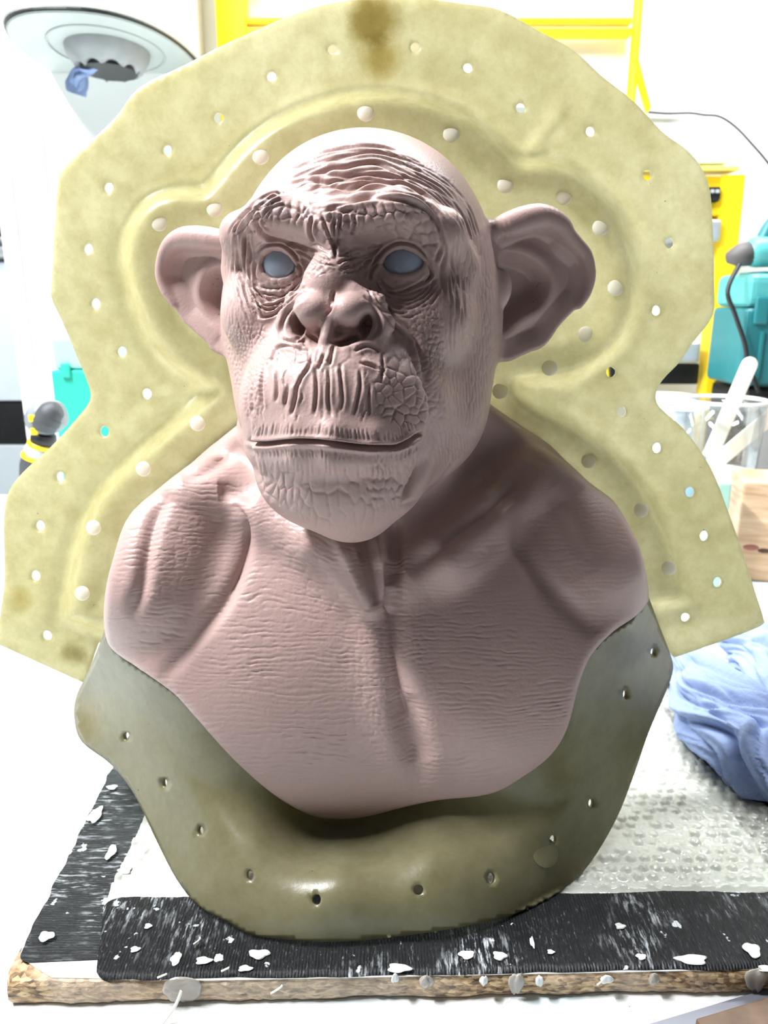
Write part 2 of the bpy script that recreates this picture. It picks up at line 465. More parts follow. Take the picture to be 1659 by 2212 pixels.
def bust_sd(p):
    a = head_sd(p); b = torso_sd(p)
    return smin(a, b, .010), b - a

def narrow_grid(fn, lo, hi, h, coarse=4):
    n = np.ceil((hi - lo) / (h * coarse)).astype(int)
    ax = [lo[i] + np.arange(n[i] + 1) * h * coarse for i in range(3)]
    g = np.stack(np.meshgrid(*ax, indexing='ij'), -1).reshape(-1, 3).astype(np.float32)
    dc = fn(g).reshape([k + 1 for k in n])
    N = n * coarse + 1
    full = np.repeat(np.repeat(np.repeat(dc, coarse, 0), coarse, 1), coarse, 2)
    o = coarse // 2
    full = np.pad(full, [(0, 0)] * 3)[o:o + N[0], o:o + N[1], o:o + N[2]] if False else full[o:, o:, o:][:N[0], :N[1], :N[2]]
    pad = [(0, N[i] - full.shape[i]) for i in range(3)]
    full = np.pad(full, pad, mode='edge')
    idx = np.nonzero(np.abs(full.ravel()) < h * coarse * 1.6)[0]
    k = idx % N[2]; j = (idx // N[2]) % N[1]; i = idx // (N[1] * N[2])
    P = (lo + np.stack([i, j, k], 1) * h).astype(np.float32)
    v = np.concatenate([fn(P[a:a + 400000]) for a in range(0, len(P), 400000)])
    flat = full.ravel().copy(); flat[idx] = v
    return flat.reshape(N)
def surface_nets(D, lo, h):
    S = D < 0
    nx, ny, nz = D.shape
    cs = np.zeros((nx - 1, ny - 1, nz - 1), np.int8)
    for a in (0, 1):
        for b in (0, 1):
            for c in (0, 1):
                cs += S[a:nx - 1 + a, b:ny - 1 + b, c:nz - 1 + c]
    act = (cs > 0) & (cs < 8)
    I = np.argwhere(act); vid = np.full(act.shape, -1, np.int64); vid[act] = np.arange(len(I))
    acc = np.zeros((len(I), 3)); cnt = np.zeros(len(I))
    cor = [(a, b, c) for a in (0, 1) for b in (0, 1) for c in (0, 1)]
    for p in cor:
        for q in cor:
            if sum(abs(x - y) for x, y in zip(p, q)) == 1 and p < q:
                A = D[I[:, 0] + p[0], I[:, 1] + p[1], I[:, 2] + p[2]]; B = D[I[:, 0] + q[0], I[:, 1] + q[1], I[:, 2] + q[2]]
                m = (A < 0) != (B < 0)
                t = np.where(m, A / np.where(m, A - B, 1), 0)
                acc[m] += (np.array(p) + (np.array(q) - np.array(p)) * t[:, None])[m]; cnt[m] += 1
    V = lo + (I + acc / cnt[:, None]) * h
    Q = []
    for axis in range(3):
        sl0 = [slice(None)] * 3; sl1 = [slice(None)] * 3
        sl0[axis] = slice(0, -1); sl1[axis] = slice(1, None)
        s0 = S[tuple(sl0)]; s1 = S[tuple(sl1)]
        e = np.argwhere(s0 != s1)
        o1, o2 = [a for a in range(3) if a != axis]
        e = e[(e[:, o1] > 0) & (e[:, o2] > 0) & (e[:, o1] < D.shape[o1] - 1) & (e[:, o2] < D.shape[o2] - 1)]
        def vv(d1, d2):
            f = e.copy(); f[:, o1] += d1; f[:, o2] += d2
            return vid[f[:, 0], f[:, 1], f[:, 2]]
        q = np.stack([vv(-1, -1), vv(0, -1), vv(0, 0), vv(-1, 0)], 1)
        flip = s0[e[:, 0], e[:, 1], e[:, 2]]
        if axis == 1: flip = ~flip
        q[~flip] = q[~flip][:, ::-1]
        Q.append(q)
    return V, np.concatenate(Q)
def subdivide(V, Q):
    n = len(V)
    E = np.stack([Q, np.roll(Q, -1, 1)], -1).reshape(-1, 2)
    E.sort(1)
    key = E[:, 0].astype(np.int64) * n + E[:, 1]
    u, inv = np.unique(key, return_inverse=True)
    a, b = u // n, u % n
    em = (V[a] + V[b]) / 2
    fc = V[Q].mean(1)
    eid = inv.reshape(-1, 4) + n; fid = np.arange(len(Q)) + n + len(u)
    out = []
    for i in range(4):
        out.append(np.stack([Q[:, i], eid[:, i], fid, eid[:, i - 1]], 1))
    return np.concatenate([V, em, fc]), np.concatenate(out)
def vnormals(V, Q):
    a = V[Q[:, 2]] - V[Q[:, 0]]; b = V[Q[:, 3]] - V[Q[:, 1]]
    fn = np.cross(a, b)
    N = np.zeros_like(V)
    for i in range(4):
        for c in range(3):
            N[:, c] += np.bincount(Q[:, i], fn[:, c], len(V))
    return N / (np.linalg.norm(N, axis=1)[:, None] + 1e-20)

STEP = 0.0031
LO = np.array([-.285, .375, .045]); HI = np.array([.275, .70, .585])
_D = narrow_grid(lambda p: bust_sd(p)[0], LO, HI, STEP)
BV, BQ = surface_nets(_D, LO, STEP)
for _lev in range(LEVELS):
    BV, BQ = subdivide(BV, BQ)
    N = vnormals(BV, BQ)
    dd = np.concatenate([bust_sd(BV[a:a + 300000].astype(np.float32))[0] for a in range(0, len(BV), 300000)])
    BV = BV - N * np.clip(dd, -.002, .002)[:, None]
N = vnormals(BV, BQ)
side = np.concatenate([bust_sd(BV[a:a + 300000].astype(np.float32))[1] for a in range(0, len(BV), 300000)])
print('bust verts', len(BV), 'quads', len(BQ))
# ------------------------------------------------------------------ tool marks: creases, pebbled skin and grain pressed into the clay
HG, WG = 2212, 1659
LAY_H = np.zeros((HG, WG), np.float32)      # head
LAY_T = np.zeros((HG, WG), np.float32)      # chest and shoulders
def zA(pts): return [(440 + x / 2.5136, 260 + y / 2.5136) for x, y in pts]
def zB(pts): return [(440 + x / 2.37, 720 + y / 2.37) for x, y in pts]
def groove(lay, pts, w=3.0, depth=1.0, puff=0.45, taper=0.25, sub=5):
    """press a crease (depth in mm, negative depth raises a fold) along a curve"""
    p = spline(pts, sub) if len(pts) > 2 else np.asarray(pts, float)
    R = w * 5 if puff else w * 3
    x0, y0 = np.floor(p.min(0) - R).astype(int); x1, y1 = np.ceil(p.max(0) + R).astype(int)
    x0, y0 = max(x0, 0), max(y0, 0); x1, y1 = min(x1, WG - 1), min(y1, HG - 1)
    if x1 <= x0 or y1 <= y0: return
    best = np.full((y1 - y0, x1 - x0), 1e9, np.float32); par = np.zeros_like(best)
    seg = np.hypot(*(p[1:] - p[:-1]).T); cum = np.concatenate([[0], np.cumsum(seg)]); tot = cum[-1] + 1e-9
    for i in range(len(p) - 1):
        a, b = p[i], p[i + 1]
        sx0, sy0 = np.floor(np.minimum(a, b) - R).astype(int); sx1, sy1 = np.ceil(np.maximum(a, b) + R).astype(int)
        sx0, sy0 = max(sx0, x0), max(sy0, y0); sx1, sy1 = min(sx1, x1), min(sy1, y1)
        if sx1 <= sx0 or sy1 <= sy0: continue
        X, Y = np.meshgrid(np.arange(sx0, sx1, dtype=np.float32), np.arange(sy0, sy1, dtype=np.float32))
        e = b - a; L2 = e @ e + 1e-9
        h = np.clip(((X - a[0]) * e[0] + (Y - a[1]) * e[1]) / L2, 0, 1)
        d = (X - a[0] - h * e[0]) ** 2 + (Y - a[1] - h * e[1]) ** 2
        sl = (slice(sy0 - y0, sy1 - y0), slice(sx0 - x0, sx1 - x0))
        m = d < best[sl]
        best[sl][m] = d[m]; par[sl][m] = ((cum[i] + h * seg[i]) / tot)[m]
    d = np.sqrt(best)
    t = np.clip(np.minimum(par, 1 - par) / max(taper, 1e-3), 0, 1); t = t * (2 - t)
    prof = -np.exp(-(d / w) ** 2) * (1 + puff * 0.5)
    if puff: prof += puff * np.exp(-((d - 1.9 * w) / (1.5 * w)) ** 2)
    lay[y0:y1, x0:x1] += (prof * t * depth * 0.001).astype(np.float32)
def family(lay, A, B, n, w=2.6, depth=0.8, jit=3.0, brk=0.35, puff=0.4, seed=0):
    """creases blended between two guide curves, broken and wandering"""
    rs = np.random.RandomState(seed)
    a = spline(A, 8); b = spline(B, 8); m = 28
    ta = np.linspace(0, 1, m)
    ra = np.stack([np.interp(ta, np.linspace(0, 1, len(a)), a[:, k]) for k in (0, 1)], 1)
    rb = np.stack([np.interp(ta, np.linspace(0, 1, len(b)), b[:, k]) for k in (0, 1)], 1)
    for i in range(n):
        t = (i + 0.5 + rs.uniform(-.3, .3)) / n
        c = ra * (1 - t) + rb * t
        wob = np.interp(np.arange(m), np.linspace(0, m - 1, 8), rs.normal(0, jit, 8))
        nrm = np.gradient(c, axis=0); nrm = np.stack([-nrm[:, 1], nrm[:, 0]], 1); nrm /= np.linalg.norm(nrm, axis=1)[:, None] + 1e-9
        c = c + nrm * wob[:, None]
        s = 0
        while s < m - 4:
            L = int(rs.uniform(.35, 1.0) * m * (1.2 - brk))
            L = max(L, 5); e = min(s + L, m)
            if e - s > 3:
                q = c[s:e:2]
                groove(lay, q, w * rs.uniform(.8, 1.3), depth * rs.uniform(.6, 1.3), puff, .3, 2)
            s = e - int(rs.uniform(0, 3)) if rs.rand() > brk else e + int(rs.uniform(0, 4))
def region(poly, soft):
    p = spline(poly, 3, True)
    x0, y0 = np.floor(p.min(0) - soft * 2).astype(int); x1, y1 = np.ceil(p.max(0) + soft * 2).astype(int)
    x0, y0 = max(x0, 0), max(y0, 0); x1, y1 = min(x1, WG), min(y1, HG)
    X, Y = np.meshgrid(np.arange(x0, x1, dtype=float), np.arange(y0, y1, dtype=float))
    m = np.clip(poly_sd(X, Y, p) / soft * 0.5 + 0.5, 0, 1)
    return X, Y, m * m * (3 - 2 * m), (slice(y0, y1), slice(x0, x1))
def pebbles(lay, poly, cu, cv, depth, crack=0.16, soft=12, ang=0, seed=0, warp=0.35, bulge=0.5):
    """cells of cu x cv photo pixels parted by cracks of the given depth (mm)"""
    X, Y, m, sl = region(poly, soft)
    c, s = math.cos(math.radians(ang)), math.sin(math.radians(ang))
    U = (X * c + Y * s) / cu; V = (-X * s + Y * c) / cv
    U = U + warp * noise2(U * .7, V * .7, seed + 5); V = V + warp * noise2(U * .7 + 31, V * .7, seed + 9)
    f1, g = voronoi2(U, V, seed)
    amp = 0.65 + 0.9 * noise2(U * .45 + 3, V * .45, seed + 2)
    h = -np.exp(-(g / crack) ** 2) * amp + bulge * (0.35 - f1 ** 2)
    lay[sl] += (h * m * depth * 0.001).astype(np.float32)

# ---- forehead
for k, q in enumerate([
    [(560,205),(700,165),(850,145),(960,150),(1060,170)],
    [(640,240),(760,200),(880,180),(1000,190),(1100,215),(1200,260)],
    [(430,285),(560,245),(680,218),(770,215)],
    [(480,322),(620,290),(700,268),(770,262),(860,238),(950,240),(1050,292)],
    [(640,292),(760,312),(860,300),(960,312),(1040,322),(1120,312)],
    [(450,362),(560,328),(660,346),(760,332),(880,326),(1000,342)],
    [(560,388),(680,368),(800,382),(900,348),(1000,352),(1110,372),(1200,404)],
    [(620,424),(720,406),(830,398),(940,378),(1060,378),(1170,404),(1250,455)],
    [(640,458),(760,440),(860,430),(960,402),(1080,398),(1180,434),(1260,505),(1320,595)],
    [(590,480),(700,474),(800,452),(900,432),(1000,428),(1100,444),(1200,486),(1265,562),(1290,645)]]):
    groove(LAY_H, zA(q), 4.2 if k > 1 else 3.0, 1.4 if k > 2 else 0.85, 0.85, .3)
family(LAY_H, zA([(420,300),(700,200),(960,170),(1200,280)]), zA([(560,470),(760,420),(960,385),(1230,450)]), 8, 2.2, 0.5, 1.4, .45, .5, 3)
family(LAY_H, zA([(1090,330),(1260,430),(1350,540),(1390,680)]), zA([(1160,230),(1330,330),(1440,470),(1500,640)]), 9, 1.9, 0.55, 1.5, .5, .4, 4)
family(LAY_H, zA([(560,180),(760,130),(980,140),(1200,230)]), zA([(500,260),(760,200),(980,190),(1180,270)]), 6, 1.7, 0.4, 1.5, .6, .4, 5)
family(LAY_H, zA([(120,620),(200,510),(300,430),(420,375)]), zA([(210,640),(270,520),(340,470),(430,440)]), 6, 2.4, 0.9, 2.0, .35, .5, 6)
groove(LAY_H, zA([(420,400),(470,385),(540,430),(560,470)]), 3.5, 1.2)
# ---- brow pebbles, glabella
pebbles(LAY_H, zA([(285,490),(400,440),(560,455),(610,520),(560,560),(400,560),(300,620),(230,600)]), 16, 26, 1.7, .18, 12, 12, 1, .6)
pebbles(LAY_H, zA([(830,490),(1000,455),(1180,490),(1270,600),(1280,720),(1200,690),(1000,610),(840,600)]), 21, 26, 1.6, .17, 12, -10, 2, .6)
pebbles(LAY_H, zA([(600,500),(830,490),(830,600),(760,680),(620,640)]), 20, 30, .9, .15, 12, 0, 12, .6)
for q in ([(715,520),(708,620),(718,750)], [(640,520),(690,640),(715,730)], [(590,515),(580,600),(600,665)], [(748,510),(732,600),(722,700)], [(812,500),(822,560),(800,625)]):
    groove(LAY_H, zA(q), 3.2, 1.7, .6)
for q in ([(300,505),(288,560),(340,625),(440,655),(560,690),(640,730)], [(1255,520),(1284,600),(1290,690),(1255,770)], [(640,500),(700,485),(760,495),(820,480)]):
    groove(LAY_H, zA(q), 4.0, 1.7, .6)
family(LAY_H, zA([(720,730),(640,690),(540,660),(420,640)]), zA([(715,800),(640,780),(560,740),(500,700)]), 5, 2.2, .8, 2, .4, .5, 7)
family(LAY_H, zA([(725,740),(810,690),(900,680),(980,650)]), zA([(735,850),(810,820),(880,800),(930,770)]), 7, 2.2, .9, 2, .3, .5, 8)
# ---- lids and bags under the eyes
for q in ([(290,720),(330,680),(420,672),(490,722),(525,790)], [(875,840),(930,765),(985,700),(1060,665),(1150,682),(1212,745),(1232,805)], [(500,770),(530,810),(520,850)], [(950,770),(910,820),(900,870)], [(285,760),(275,840),(300,890)], [(1215,770),(1235,830),(1200,880)]):
    groove(LAY_H, zA(q), 3.2, 1.5, .6)
family(LAY_H, zA([(285,870),(330,905),(400,912),(470,885),(515,830)]), zA([(235,970),(300,1070),(370,1078),(450,1010),(560,920)]), 8, 2.6, 1.2, 2.0, .3, .6, 9)
family(LAY_H, zA([(960,870),(1020,905),(1100,905),(1180,870),(1222,815)]), zA([(880,900),(930,1000),(1030,1068),(1130,1065),(1240,1000),(1290,900)]), 9, 2.6, 1.1, 2.2, .3, .6, 10)
pebbles(LAY_H, zA([(270,890),(500,870),(460,1010),(330,1060),(250,980)]), 14, 9, .6, .2, 8, 0, 21)
pebbles(LAY_H, zA([(940,890),(1220,870),(1230,1000),(1080,1060),(930,990)]), 20, 13, .6, .2, 8, 0, 22)
pebbles(LAY_H, zA([(540,720),(700,760),(690,830),(590,850),(500,830)]), 18, 9, .5, .2, 9, -40, 23)
pebbles(LAY_H, zA([(740,760),(880,780),(880,840),(800,830),(740,820)]), 18, 9, .5, .2, 9, 35, 24)
# ---- cheeks
family(LAY_H, zA([(165,600),(160,760),(190,950),(250,1090)]), zA([(262,590),(262,740),(270,900),(330,1070)]), 6, 2.4, 1.2, 2, .3, .6, 11)
groove(LAY_H, zA([(240,600),(215,760),(230,950),(300,1090)]), 5.0, 1.6, .5)
family(LAY_H, zA([(1295,660),(1290,780),(1320,900),(1335,1050),(1335,1250)]), zA([(1400,600),(1400,780),(1420,950),(1430,1250)]), 8, 2.0, .6, 2, .55, .4, 12)
groove(LAY_H, zA([(1300,620),(1310,720),(1290,820),(1310,960)]), 4.5, 1.1, .5)
pebbles(LAY_H, [(488,720),(560,690),(575,760),(560,900),(528,900),(500,800)], 7, 10, .75, .24, 10, 8, 25)
pebbles(LAY_H, [(960,600),(1062,480),(1072,760),(1060,900),(985,1010),(930,1000),(945,800),(900,720)], 7, 34, .42, .2, 22, -3, 26)
pebbles(LAY_H, [(478,520),(520,560),(520,760),(500,800),(482,640)], 6, 40, .45, .2, 8, 2, 27)
pebbles(LAY_H, [(880,690),(940,650),(960,800),(945,900),(900,760)], 11, 14, .8, .2, 14, 20, 28)
# ---- nose
for q in ([(565,945),(515,975),(462,1035),(428,1100),(415,1175)], [(868,950),(905,985),(940,1050),(955,1130),(905,1195)], [(860,900),(940,965),(1030,1065),(1130,1150),(1190,1250)], [(905,960),(1000,1075),(1085,1165)], [(420,1190),(480,1205),(540,1195),(560,1230)], [(680,1200),(760,1210),(860,1185)]):
    groove(LAY_H, zA(q), 4.2, 1.5, .5)
# ---- upper lip
for q in ([(300,180),(295,280),(305,395)], [(370,190),(377,280),(370,355)], [(480,260),(470,340),(445,425)], [(555,100),(540,170),(500,230),(470,300)], [(572,170),(578,250),(577,330),(565,425)], [(640,170),(641,260),(640,350),(655,435)], [(667,60),(652,130),(640,170)], [(700,150),(706,250),(712,340),(700,405)], [(800,180),(802,270),(782,370),(770,425)], [(915,100),(916,190),(905,255)], [(800,150),(860,167),(912,192)], [(768,95),(830,66),(882,82),(902,112)], [(318,172),(350,130),(372,78),(430,66),(500,86),(545,92)], [(255,240),(250,330),(258,420)], [(430,260),(425,320),(415,370)], [(850,260),(845,340),(850,420)], [(620,100),(600,150),(585,190)]):
    groove(LAY_H, zB(q), 3.4, 1.25, .6, .3)
family(LAY_H, zB([(250,190),(240,300),(250,440)]), zB([(880,170),(890,300),(860,470)]), 6, 2.0, .40, 3, .6, .5, 14)
pebbles(LAY_H, zB([(900,170),(1060,100),(1150,270),(1140,480),(1010,470),(890,390)]), 21, 21, 1.15, .15, 12, 25, 3, .6)
pebbles(LAY_H, zB([(560,60),(900,60),(1000,130),(800,170),(380,180),(280,200),(330,110)]), 30, 34, .55, .14, 14, 0, 31, .6)
for q in ([(1030,50),(1100,180),(1150,280),(1172,380),(1155,450),(1125,530)], [(1080,20),(1120,140),(1165,260)], [(238,200),(222,350),(232,470),(240,570),(268,690),(310,830)], [(1000,885),(1090,855),(1200,765),(1300,645)], [(1125,590),(1075,740),(1010,870)]):
    groove(LAY_H, zB(q), 5.0, 1.6, .5)
rs = np.random.RandomState(8)
def lip_hatch(A, n, ln, depth, seed, slant=0):
    rs = np.random.RandomState(seed); a = spline(A, 10)
    for i in range(n):
        t = (i + rs.uniform(.1, .9)) / n
        x = np.interp(t, np.linspace(0, 1, len(a)), a[:, 0]); y = np.interp(t, np.linspace(0, 1, len(a)), a[:, 1])
        L = ln * rs.uniform(.5, 1.2); sx = (t - .5) * slant * L + rs.uniform(-2, 2)
        groove(LAY_H, [(x, y), (x + sx * .5, y - L * .5), (x + sx, y - L)], 1.8, depth * rs.uniform(.5, 1.3), .4, .35, 3)
lip_hatch(zB([(250,530),(420,525),(600,525),(800,548),(980,545),(1080,490)]), 46, 26, .55, 1, -.6)
lip_hatch(zB([(255,640),(420,635),(600,640),(800,660),(980,655),(1110,580)]), 60, 24, .6, 2, .3)
lip_hatch(zB([(300,740),(420,730),(600,735),(800,740),(980,735),(1090,660)]), 34, 36, .5, 3, .2)
groove(LAY_H, [(890,770),(922,820),(938,870),(938,920),(922,975),(900,1030),(868,1085)], 13, 3.6, .35, .25)
groove(LAY_H, [(540,770),(528,840),(530,910),(536,960)], 8, 1.6, .3, .25)
groove(LAY_H, zA([(712,925),(700,960),(697,990),(685,1030),(655,1058)]), 3.4, 2.0, .3)
# ---- mouth line
groove(LAY_H, [(535,948),(545,956),(562,958),(580,958),(617,954),(651,952),(693,954),(735,959),(778,964),(820,966),(853,965),(879,954),(896,942),(910,934)], 4.0, 6.0, .25, .06)
# ---- chin
pebbles(LAY_H, zB([(285,720),(500,700),(560,800),(540,950),(400,900),(310,820)]), 15, 30, .95, .18, 14, 5, 4, .7, .35)
pebbles(LAY_H, zB([(540,740),(860,720),(900,900),(800,980),(600,985),(540,900)]), 24, 46, .75, .13, 18, -8, 5, .7, .35)
pebbles(LAY_H, zB([(840,690),(1050,660),(1040,800),(980,890),(860,880)]), 13, 24, 1.2, .22, 12, 0, 6, .6, .4)
# ---- chest: big forms
for pts, w, dp, pf in (
    ([(505,1085),(525,1130),(524,1200),(492,1285),(440,1355),(385,1422),(345,1475)], 17, 6.0, 0),         # deltoid against the chest, left
    ([(505,1085),(525,1130),(524,1200),(492,1285)], 5, 1.6, .3),
    ([(365,1060),(335,1120),(318,1190),(305,1270),(280,1340)], 15, 3.4, .3),                              # two heads of the deltoid
    ([(1115,1090),(1120,1170),(1160,1240),(1220,1300),(1290,1370)], 22, 4.0, 0),
    ([(1190,1060),(1240,1120),(1270,1200)], 24, 2.0, 0),
    ([(838,1200),(842,1290),(848,1390),(862,1480),(878,1560),(900,1640),(915,1700)], 24, 4.2, .45),        # breast bone furrow
    ([(842,1290),(848,1390),(862,1480),(878,1560)], 6, 1.4, .3),
    ([(878,1500),(892,1580),(910,1650)], 34, 3.4, 0),
    ([(776,1150),(796,1240),(812,1310)], 10, 5.0, 0),
    ([(852,1120),(854,1200),(850,1270)], 13, 6.0, 0),
    ([(880,1240),(960,1172),(1040,1115),(1100,1065),(1140,1000)], 24, 7.0, 0),                             # hollow over the collar bone
    ([(390,1030),(450,1010),(520,960)], 18, 4.0, 0),
    ([(470,1060),(520,1060),(555,1080)], 20, 4.0, 0)):
    groove(LAY_T, pts, w, dp, pf, .25)
groove(LAY_T, [(720,1150),(750,1210),(775,1265),(795,1310)], 13, -4.5, 0, .3)
groove(LAY_T, [(812,1150),(824,1230),(832,1300)], 8, -3.0, 0, .3)
groove(LAY_T, [(930,1290),(1010,1240),(1080,1180),(1140,1100),(1175,1000)], 26, -3.0, 0, .3)
# ---- chest: leathery grain
BODY = [(225,1320),(300,1090),(480,990),(560,1050),(700,1160),(900,1180),(1080,1010),(1300,1080),(1400,1260),(1280,1400),(1200,1640),(1000,1740),(740,1790),(560,1720),(380,1530),(240,1430)]
X, Y, M, SL = region(BODY, 40)
tilt = .55 * np.clip(1 - np.hypot((X - 690) / 190, (Y - 1200) / 170), 0, 1) - .22 * np.clip((X - 980) / 400, 0, 1) * np.clip((Y - 1400) / 300, 0, 1)
wy = 26 * noise2(X / 160, Y / 95, 43) + 8 * noise2(X / 48, Y / 26, 44) + 4.5 * noise2(X / 15, Y / 11, 46) - tilt * (X - 690)
ph = (Y + wy) / 11.0
rip = np.abs(np.sin(math.pi * ph)) ** .7
brk = np.clip(.5 + 1.3 * noise2(X / 24, (Y + wy) / 9, 47) + .7 * noise2(X / 11, (Y + wy) / 6, 48), 0, 1)
amt = np.clip(0.8 + 1.1 * noise2(X / 110, Y / 80, 45), .3, 1.4) * np.where(X > 880, np.clip((Y - 1150) / 380, .3, 1.0), 1.0)
LAY_T[SL] += (M * amt * (-(1 - rip) * brk * .72) * .001).astype(np.float32)
f1, g = voronoi2(X / 15, (Y + wy) / 10, 51)
LAY_T[SL] += (M * amt * (.18 * (.3 - f1)) * .001).astype(np.float32)
wx = swirl = 0
del X, Y, M, wy, f1, g, amt, ph, rip, brk, tilt
pebbles(LAY_T, [(540,1090),(650,1140),(760,1210),(800,1330),(700,1330),(600,1230)], 30, 9, .25, .2, 30, 25, 53)
pebbles(LAY_T, [(760,1330),(930,1330),(960,1700),(860,1740),(780,1600)], 14, 10, .28, .22, 40, 0, 54)
pebbles(LAY_T, [(330,1120),(450,1110),(440,1260),(330,1350),(290,1250)], 24, 10, .25, .22, 30, -12, 55)
pebbles(LAY_H, [(520,330),(800,295),(1010,400),(1040,470),(900,380),(700,340),(560,400)], 9, 6, .12, .3, 20, 0, 56)

def sample(lay, u, v):
    u = np.clip(u, 0, WG - 1.001); v = np.clip(v, 0, HG - 1.001)
    i = u.astype(int); j = v.astype(int); a = u - i; b = v - j
    i1 = np.minimum(i + 1, WG - 1); j1 = np.minimum(j + 1, HG - 1)
    return lay[j, i] * (1 - a) * (1 - b) + lay[j, i1] * a * (1 - b) + lay[j1, i] * (1 - a) * b + lay[j1, i1] * a * b
U_, V_ = project(BV)
face = np.clip(((CAM - BV) * N).sum(1) / np.linalg.norm(CAM - BV, axis=1) * 3.0, 0, 1)
hw = np.clip(side / .006 + .5, 0, 1)
# the ears keep only their modelled form
LBV = to_local(BV.astype(np.float32))
earw = np.clip((np.abs(LBV[:, 0] + .002) - .094) / .008, 0, 1) * np.clip((LBV[:, 1] + .035) / .01, 0, 1)
disp = (sample(LAY_H, U_, V_) * hw * (1 - earw) + sample(LAY_T, U_, V_) * (1 - hw)) * face
BV = BV + N * disp[:, None]
bust = empty('ape_bust', PY(800, 1400, .6), 'reddish brown clay bust of a bald ape with large ears and blank grey eyes', 'sculpture')
body = link('body', mesh_np('body', BV, BQ), CLAY, bust)
EYEMAT, _nt, _b, _o = new_mat('eye_grey')
_b.inputs['Base Color'].default_value = (*srgb(146, 157, 172), 1); _b.inputs['Roughness'].default_value = 0.12
for c in EYEC:
    bm = bmesh.new(); bmesh.ops.create_uvsphere(bm, u_segments=48, v_segments=32, radius=EYE_RAD)
    bmesh.ops.translate(bm, verts=bm.verts, vec=HO + HM @ np.array(c))
    tag(link('eyeball', bm_mesh('eyeball', bm), EYEMAT, bust), 'blank blue grey eyeball')
# ================================================================== FIBREGLASS MOULD
from mathutils.geometry import delaunay_2d_cdt
def resample(poly, step, closed=True):
    p = np.asarray(poly, float)
    if closed: p = np.concatenate([p, p[:1]])
    s = np.concatenate([[0], np.cumsum(np.hypot(*(p[1:] - p[:-1]).T))]); n = max(int(s[-1] / step), 3)
    t = np.linspace(0, s[-1], n + 1)[:-1] if closed else np.linspace(0, s[-1], n + 1)
    return np.stack([np.interp(t, s, p[:, k]) for k in (0, 1)], 1)
def sheet_from_outline(outline, holes, step):
    """triangulated sheet inside an outline with round holes cut through, in the mould's own flat layout"""
    loops = [resample(outline, step * .8)] + holes
    lo = loops[0].min(0); hi = loops[0].max(0)
    gx, gy = np.meshgrid(np.arange(lo[0], hi[0], step), np.arange(lo[1], hi[1], step))
    gx = gx + (np.arange(gx.shape[0]) % 2)[:, None] * step * .5
    G = np.stack([gx.ravel(), gy.ravel()], 1)
    keep = poly_sd(G[:, 0], G[:, 1], loops[0]) > step * .45
    for h in holes:
        c = h.mean(0); keep &= np.hypot(G[:, 0] - c[0], G[:, 1] - c[1]) > np.max(np.hypot(*(h - c).T)) + step * .35
    G = G[keep]
    P = np.concatenate(loops + [G]); E = []; o = 0
    for l in loops:
        n = len(l); E += [(o + i, o + (i + 1) % n) for i in range(n)]; o += n
    vs_, _, fs, *_r = delaunay_2d_cdt([Vector(q) for q in P], E, [], 0, 1e-4)
    V = np.array([tuple(q) for q in vs_]); F = np.array([f for f in fs if len(f) == 3])
    c = V[F].mean(1)
    ok = poly_sd(c[:, 0], c[:, 1], loops[0]) > 0
    for h in holes: ok &= poly_sd(c[:, 0], c[:, 1], h) < 0
    return V, F[ok]
def thicken(name, V, F, th):
    """solid sheet: V is the face towards the viewer"""
    n = np.cross(V[F[:, 1]] - V[F[:, 0]], V[F[:, 2]] - V[F[:, 0]])
    fl = (n * (V[F[:, 0]] - CAM)).sum(1) > 0; F = F.copy(); F[fl] = F[fl][:, ::-1]
    n = np.cross(V[F[:, 1]] - V[F[:, 0]], V[F[:, 2]] - V[F[:, 0]])
    N = np.zeros_like(V)
    for i in range(3):
        for c in range(3): N[:, c] += np.bincount(F[:, i], n[:, c], len(V))
    N /= np.linalg.norm(N, axis=1)[:, None] + 1e-20
    B = V - N * th
    E = np.concatenate([F[:, [0, 1]], F[:, [1, 2]], F[:, [2, 0]]]); k = np.sort(E, 1)
    key = k[:, 0].astype(np.int64) * len(V) + k[:, 1]
    u, idx, cnt = np.unique(key, return_index=True, return_counts=True)
    be = E[idx[cnt == 1]]; m = len(V)
    tri = np.concatenate([F, F[:, ::-1] + m, np.stack([be[:, 1], be[:, 0], be[:, 0] + m], 1), np.stack([be[:, 1], be[:, 0] + m, be[:, 1] + m], 1)])
    return mesh_np(name, np.concatenate([V, B]), tri)
def disc(c, rx, ry, n=16, rot=0):
    t = np.arange(n) / n * 2 * math.pi; a = math.radians(rot)
    x = rx * np.cos(t); y = ry * np.sin(t)
    return np.stack([c[0] + x * math.cos(a) - y * math.sin(a), c[1] + x * math.sin(a) + y * math.cos(a)], 1)
def unproject_sheet(V2, Y):
    d = np.array([ray(u, v) for u, v in V2])
    return CAM + d * (Y / d[:, 1])[:, None]
def tps(ctrl, val, lam=1e-3):
    c = np.asarray(ctrl, float) / 1000; n = len(c)
    U = lambda r2: np.where(r2 > 0, r2 * np.log(r2 + 1e-12), 0)
    K = U(((c[:, None] - c[None]) ** 2).sum(-1)) + lam * np.eye(n)
    Pm = np.concatenate([np.ones((n, 1)), c], 1)
    A = np.block([[K, Pm], [Pm.T, np.zeros((3, 3))]])
    w_ = np.linalg.solve(A, np.concatenate([val, np.zeros(3)]))
    def f(q):
        q = np.asarray(q, float) / 1000
        out = np.zeros(len(q))
        for a in range(0, len(q), 20000):
            b = q[a:a + 20000]
            out[a:a + 20000] = U(((b[:, None] - c[None]) ** 2).sum(-1)) @ w_[:n] + w_[n] + b @ w_[n + 1:]
        return out
    return f
